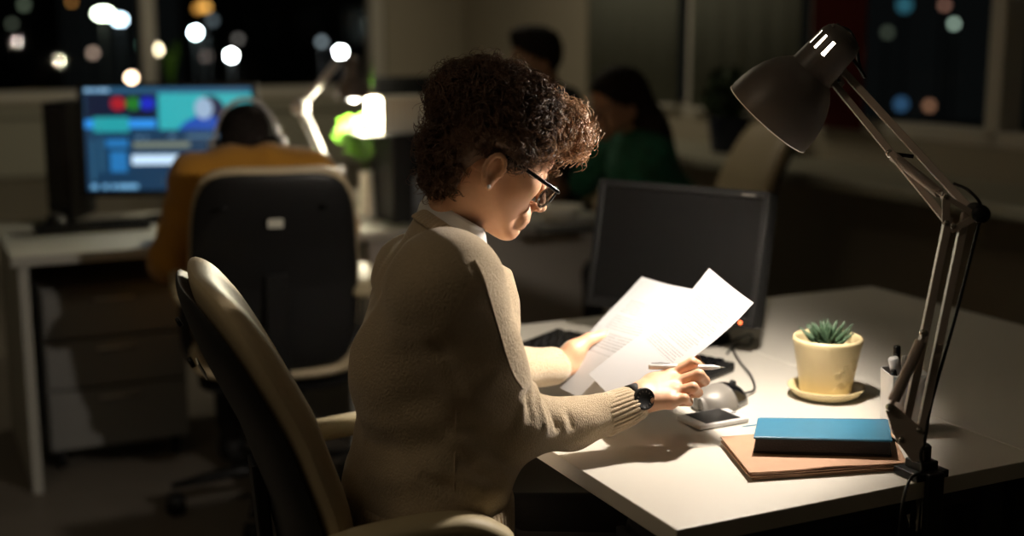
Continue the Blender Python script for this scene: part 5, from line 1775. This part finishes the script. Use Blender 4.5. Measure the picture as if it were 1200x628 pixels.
# ================================================================ THINGS ON THE FAR DESKS
# glowing editing screen
def editing_screen(t, c, x, up, n, w, h):
    """the picture on the screen, made of thin luminous blocks"""
    def blk(name, u0, u1, v0, v1, col, s, k=0, rnd=0.0):
        cc = c + x * ((u0 + u1) / 2 - .5) * w + up * (.5 - (v0 + v1) / 2) * h + n * (.0056 + k * .0005)
        ww, hh_ = (u1 - u0) * w, (v1 - v0) * h
        if rnd:
            pts = [cc + x * (ww / 2 * math.cos(a)) + up * (hh_ / 2 * math.sin(a)) for a in np.linspace(0, 2 * math.pi, 25)[:-1]]
            mb = MB().prism(pts, n * .0004)
        else: mb = MB().box(cc, (ww, hh_, .0004), x=x, y=up, z=n)
        return mb, glow(name, col, s)
    items = [
        ('toolbar', [(0, 1, 0, .05)], (.02, .10, .20), 1.0, 0), ('title_text', [(.005, .04, .01, .04), (.05, .075, .01, .04), (.085, .15, .01, .04)], (.3, .55, .8), 1.0, 1),
        ('scope_panel', [(.01, .42, .055, .30)], (.003, .008, .03), 1, 0),
        ('waveform', [(.0, .42, .31, .39)], (.03, .30, .85), 1.0, 1), ('waveform_crest', [(.05, .26, .285, .43)], (.02, .38, .42), .9, 2),
        ('timeline', [(0, 1, .44, 1)], (.005, .036, .088), 1.0, 0),
        ('preview', [(.44, 1, .055, .41)], (.03, .42, .46), 1.0, 1),
        ('clip_strip', [(.28, .62, .53, .585)], (.22, .26, .20), .8, 2), ('clip_block', [(.27, .64, .655, .75)], (.50, .68, .85), 1.3, 2),
        ('track_list', [(.12, .25, .50, .58), (.14, .24, .62, .82)], (.015, .16, .42), 1.1, 1),
        ('transport', [(.30, .33, .47, .50), (.35, .37, .47, .50), (.50, .53, .46, .49), (.60, .95, .47, .49)], (.12, .25, .40), .8, 2),
        ('status_icons', [(.02, .06, .94, .985), (.09, .12, .94, .985), (.14, .17, .94, .985), (.18, .30, .94, .985)], (.15, .38, .62), 1.1, 2),
        ('track_labels', [(.03, .05, .5, .9), (.08, .10, .48, .82)], (.03, .12, .22), .9, 1),
    ]
    for name, rects, col, s, k in items:
        mb = MB(); mm = None
        for r_ in rects:
            b, mm = blk(name, *r_, col, s, k); mb.add(b.v, b.f)
        mb.build(name, mm, t)
    for name, cu, col in (('red_wheel', .20, (.38, .01, .02)), ('green_wheel', .29, (.015, .17, .02)), ('blue_wheel', .375, (.01, .02, .5))):
        b, mm = blk(name, cu - .045, cu + .045, .09, .22, col, 1.0, 2, 1); b.build(name, mm, t)
    b, mm = blk('presenter_hair', .66, .84, .08, .41, (.008, .012, .05), 1, 2, 1); b.build('presenter_hair', mm, t)
    b, mm = blk('presenter_top', .58, .84, .28, .41, (.008, .07, .42), 1, 3); 
    pts = [(.55, .41), (.60, .33), (.67, .28), (.76, .28), (.84, .34), (.87, .41)]
    MB().prism([c + x * (u - .5) * w + up * (.5 - v) * h + n * .0072 for u, v in pts], n * .0003).build('presenter_top', mm, t)
    b, mm = blk('presenter_face', .655, .765, .10, .31, (.32, .45, .62), 1, 5, 1); b.build('presenter_face', mm, t)


sTL, sTR = at(90, 98, 4.34), at(302, 98, 4.40)
sTR.z = sTL.z
em = glow('editing_screen_backlight', (0.008, 0.05, 0.11), 1.0)
mt, c, x, up, n, w = monitor('lit monitor showing blue video editing software on the far left desk', sTL, sTR, .385, Vector((.0, -1, .06)), .05, em, bez=(.022, .022, .014, .022), foot_r=.12)
scr = [o for o in mt.children if o.name.startswith('screen')][0]
editing_screen(scr, c + up * .004, x, up, n, w - .044, .385 - .036)
# tower by the screen
tw_ = at(81, 165, 4.5); tw_.z = DESK
t = thing('computer_tower', 'tall black case standing left of the glowing screen', 'computer', tw_)
MB().box(tw_ + UP * .205, (.085, .26, .41)).build('case', M['black'], t, bevel=.004)
MB().box(tw_ + UP * .22 - Vector((0, .132, 0)), (.06, .004, .33)).build('front_cover', M['blackgloss'], t, bevel=.002)
# keyboard and mouse on the far left desk
kc2 = on(108, 270, DESK)
t = thing('keyboard', 'flat black keyboard on the far left desk in front of the glowing screen', 'keyboard', kc2)
MB().box(kc2 + UP * .012, (.36, .13, .02), x=A, y=B).build('case', M['black'], t, bevel=.004)
kk = MB()
for i in range(17):
    for j in range(5): kk.box(kc2 + A * (-.165 + i * .0205) + B * (-.048 + j * .024) + UP * .024, (.016, .018, .005), x=A, y=B)
kk.build('keys', M['blackgloss'], t)
m2 = on(66, 262, DESK)
t = thing('computer_mouse', 'dark rounded mouse in front of the tall black case', 'mouse', m2)
MB().lathe([(.036, 0), (.036, .010), (.028, .027), (.014, .036), (0, .038)], m2, n=24).build('body', M['black'], t, True)
MB().tube([m2 + UP * .034 - Vector((0, .012, 0)), m2 + UP * .034 - Vector((0, .02, 0))], .005, 10).build('scroll_wheel', M['silver'], t, True)
# far desk lamp
FD = 4.35
t = thing('desk_lamp', 'far swing-arm lamp with a glowing bulb above the green plant', 'lamp', (at(384, 190, FD).x, at(384, 190, FD).y, DESK))
q0, q1, q2 = at(384, 200, FD), at(352, 126, FD), at(398, 70, FD)
q0b = Vector((q0.x + .04, q0.y, DESK))
MB().lathe([(0, 0), (.08, 0), (.08, .012), (.02, .022), (.012, .05), (0, .05)], q0b, n=32).build('base', M['lamp'], t, True)
for e in (-1, 1):
    oo = Vector((.011 * e, 0, 0))
    MB().tube([q0b + UP * .04 + oo, q0 + oo, q1 + oo], .0065, 8).build('lower_arm', M['white'], t, True)
    MB().tube([q1 + oo + UP * .01 * e, q2 + oo], .0065, 8).build('upper_arm', M['white'], t, True)
MB().lathe([(0, -.02), (.028, -.02), (.03, 0), (.028, .02), (0, .02)], q1, Vector((0, 1, 0)), 24).build('elbow_bracket', M['white'], t, True)
lh = at(413, 88, FD); la = Vector((.04, .05, -1)).normalized()
shd = MB().lathe([(.070, .075), (.066, .055), (.052, .030), (.038, .012), (.032, .0), (.030, -.05), (.018, -.062), (0, -.064)], lh, la, 40).build('shade', M['lampshade'], t, True)
MB().lathe([(.070, .075), (.064, .055), (.050, .031), (.036, .014), (.030, .0), (.0, -.005)], lh, la, 40).build('shade_lining', M['lampin'], shd, True)
MB().tube([q2, lh - la * .03], .008, 8).build('head_joint', M['black'], t, True)
MB().lathe([(0, -.02), (.012, -.01), (.026, .02), (.028, .036), (.022, .052), (0, .060)], lh + la * .030, la, 24).build('bulb', glow('far_bulb_glow', (1.0, .97, .85), 14), t, True)
light('far_lamp_light', 'POINT', lh + la * .125, FAR_LAMP_W, (1.0, .90, .66), .035)
# leafy plant in a slim pale vase under the lamp
pv = at(429, 205, 4.5); pv.z = DESK
t = thing('potted_plant', 'bright green leafy plant in a slim pale vase under the far lamp', 'plant', pv)
MB().lathe([(0, 0), (.030, 0), (.032, .01), (.026, .09), (.022, .15), (.026, .165), (.022, .165), (.0, .15)], pv, n=28).build('vase', M['card'], t, True)
lf = MB(); g = np.random.default_rng(11)
stem = MB()
for k in range(9):
    tip = at(g.uniform(402, 434), g.uniform(122, 172), 4.5 + g.uniform(-.05, .07)); r0 = pv + UP * .15
    pth = smooth_path([r0, r0.lerp(tip, .5) + UP * .04, tip], 5); stem.tube(pth, .0022, 5)
    for q_ in pth[3:]:
        for s_ in (-1, 1):
            d_ = Vector((s_ * g.uniform(.5, 1), g.uniform(-.6, .6), g.uniform(-.2, .6))).normalized(); L_ = g.uniform(.035, .06); wv = d_.cross(Vector((0, 1, 0))).normalized()
            mid_ = q_ + d_ * L_ * .5 + Vector((0, 0, .006)); e_ = q_ + d_ * L_
            lf.add([q_, mid_ + wv * .012, e_, mid_ - wv * .012, q_ + Vector((0, .001, 0)), mid_ + wv * .012 + Vector((0, .001, 0)), e_ + Vector((0, .001, 0)), mid_ - wv * .012 + Vector((0, .001, 0))],
                   [(0, 1, 2, 3), (4, 7, 6, 5), (0, 4, 5, 1), (1, 5, 6, 2), (2, 6, 7, 3), (3, 7, 4, 0)])
r0 = pv + UP * .15; tip = at(438, 68, 4.55)
sweep([r0, r0.lerp(tip, .35), at(434, 120, 4.55), tip], .030, .004, (0, 1, 0)).build('tall_blade', M['leaf'], t, True)
stem.build('stems', M['leafdim'], t, True); lf.build('leaves', M['leaf'], t)
# slim bottles
for px, pd, hgt, lb in ((388, 4.5, .14, 'left slim pale bottle between the far chair and the far lamp light'), (401, 4.55, .15, 'right slim pale bottle between the far chair and the far lamp light')):
    b0 = at(px, 200, pd); b0.z = DESK
    t = thing('bottle', lb, 'bottle', b0, group='slim bottles under the far lamp')
    MB().lathe([(0, 0), (.018, 0), (.019, .006), (.019, hgt * .6), (.009, hgt * .75), (.008, hgt)], b0, n=20).build('body', M['grey'], t, True)
    MB().lathe([(0.008, hgt), (.011, hgt), (.011, hgt + .025), (0, hgt + .027)], b0, n=16).build('cap', M['white'], t, True)
# black monitor seen from the side, with a white box on top shelf
bk = at(458, 205, 4.45); bk.z = DESK
t = thing('document_tray', 'tall black file holder on the far middle desk with a white box on top', 'file holder', bk)
MB().box(bk + UP * .15, (.075, .24, .30), x=A, y=B).build('case', M['black'], t, bevel=.004)
MB().box(bk + UP * .302, (.27, .24, .008), x=A, y=B).build('top_shelf', M['black'], t, bevel=.002)
bx_ = at(468, 120, 4.45); 
tb = thing('cardboard_box', 'brightly lit white box on top of the tall black file holder', 'box', (bx_.x, bx_.y, bk.z + .306))
cb_ = Vector((bx_.x, bx_.y, bk.z + .306 + .055))
MB().box(cb_, (.19, .16, .11), x=A, y=B).build('carton', M['card'], tb, bevel=.002)
MB().box(cb_ + UP * .0565, (.194, .164, .018), x=A, y=B).build('lid', M['card'], tb, bevel=.002)
sTL, sTR = at(436, 90, 4.85), at(540, 100, 5.05); sTR.z = sTL.z
monitor('black monitor seen edge-on behind the white box on the far middle desk', sTL, sTR, .32, Vector((.25, -1, .05)), .05, M['screen'])
# white sheets added to brighten the desk under the lamp, and a crumpled foil
for (px, py, w2, d2, a_, lb) in ((425, 228, .21, .297, .3, 'added white sheet for the bright lamp pool below the green plant'), (492, 226, .21, .297, -.2, 'added white sheet for the bright lamp pool beside the black file holder'),
                                 (415, 246, .15, .21, .9, 'small added white sheet brightening the front of the far middle desk')):
    c_ = on(px, py, DESK); ux = Vector((math.cos(a_), math.sin(a_), 0)); uy = Vector((-ux.y, ux.x, 0))
    mb = MB(); nn = 10; vs = []; fs = []
    for k in (0, 1):
        for j in range(nn + 1):
            for i in range(nn + 1): vs.append(c_ + ux * (i / nn - .5) * w2 + uy * (j / nn - .5) * d2 + UP * (.0012 + .0006 * k + .002 * (math.sin(i * .8) + 1) * (j / nn)))
    N = (nn + 1) ** 2
    for j in range(nn):
        for i in range(nn):
            a = j * (nn + 1) + i; fs.append((a, a + 1, a + nn + 2, a + nn + 1)); fs.append((N + a, N + a + nn + 1, N + a + nn + 2, N + a + 1))
    tag(mb.add(vs, fs).build('sheet_of_paper', M['card'], None, True), lb, 'paper')
cr = SDF((-.14, -.08, -.01), (.14, .08, .17), .005)
g = np.random.default_rng(5)
for k in range(46): cr.ell((g.uniform(-.085, .085), g.uniform(-.045, .045), g.uniform(.02, .12)), g.uniform(.012, .036, 3), .004)
v, _, q = cr.mesh(); o_ = at(500, 205, 4.5)
o = np_mesh('crumpled_bag', v + np.array([o_.x, o_.y, DESK + .008]), outward(v, q), M['grey'])
tag(o, 'grey crumpled plastic bag on the far middle desk behind the woman\'s neck', 'bag')
# small dark and pale things beyond the face
bw = on(655, 258, DESK)
tag(MB().lathe([(0, 0), (.04, 0), (.05, .004), (.086, .05), (.083, .05), (.048, .008), (0, .006)], bw, n=48).build('bowl', M['card'], None, True), 'pale shallow bowl on the far desk seen next to the woman\'s nose', 'bowl')
ft = on(664, 271, DESK)
t = thing('tablet_computer', 'flat dark tablet in front of the pale bowl', 'tablet', ft)
MB().box(ft + UP * .006, (.20, .10, .010), x=A, y=B).build('case', M['black'], t, bevel=.003)
MB().box(ft + UP * .0115, (.18, .085, .001), x=A, y=B).build('screen', M['screen'], t)

# pot plant on the ledge by the right window
lp_ = room(WA - .22, b_at(853, WA - .22), .85)
t = thing('potted_plant', 'dark bushy plant in a navy pot on the window ledge right of the long-haired woman', 'plant', lp_)
MB().lathe([(0, 0), (.07, 0), (.075, .01), (.095, .15), (.098, .16), (.09, .16), (.085, .14), (0, .14)], lp_, n=32).build('pot', M['bluepot'], t, True)
lf = MB(); g = np.random.default_rng(21)
for k in range(260):
    d_ = g.normal(size=3); d_ /= np.linalg.norm(d_); c_ = lp_ + UP * .26 + Vector(d_ * [.14, .14, .12]) * g.uniform(.3, 1)
    e_ = Vector(g.normal(size=3)).normalized(); f_ = e_.orthogonal().normalized(); L_ = g.uniform(.03, .05)
    lf.add([c_ - e_ * L_, c_ + f_ * L_ * .35, c_ + e_ * L_, c_ - f_ * L_ * .35], [(0, 1, 2, 3)])
lf.build('leaves', M['leafdim'], t)
lf = MB()
for k in range(5): lf.tube([lp_ + UP * .13, lp_ + UP * .30 + Vector((math.cos(k * 1.26) * .07, math.sin(k * 1.26) * .07, 0))], .004, 6)
lf.build('stems', M['leafdim'], t, True)
# plant at the left window behind the glowing screen
lp_ = room(a_at(204, WB - .17), WB - .17, .95)
t = thing('potted_plant', 'small green plant on the back ledge right of the left window mullion', 'plant', lp_)
MB().lathe([(0, 0), (.05, 0), (.065, .10), (.06, .10), (0, .09)], lp_, n=28).build('pot', M['bluepot'], t, True)
lf = MB()
for k in range(14):
    a = k * 2.4; d_ = Vector((math.cos(a), math.sin(a), 0)); L_ = .24 + .1 * math.sin(k * 3.1)
    sweep_ = sweep([lp_ + UP * .09 + d_ * .01, lp_ + UP * (.09 + L_ * .6) + d_ * .03, lp_ + UP * (.09 + L_) + d_ * .07], .018, .003, d_.cross(UP)); lf.add(sweep_.v, sweep_.f)
lf.build('leaves', M['leaf'], t, True)
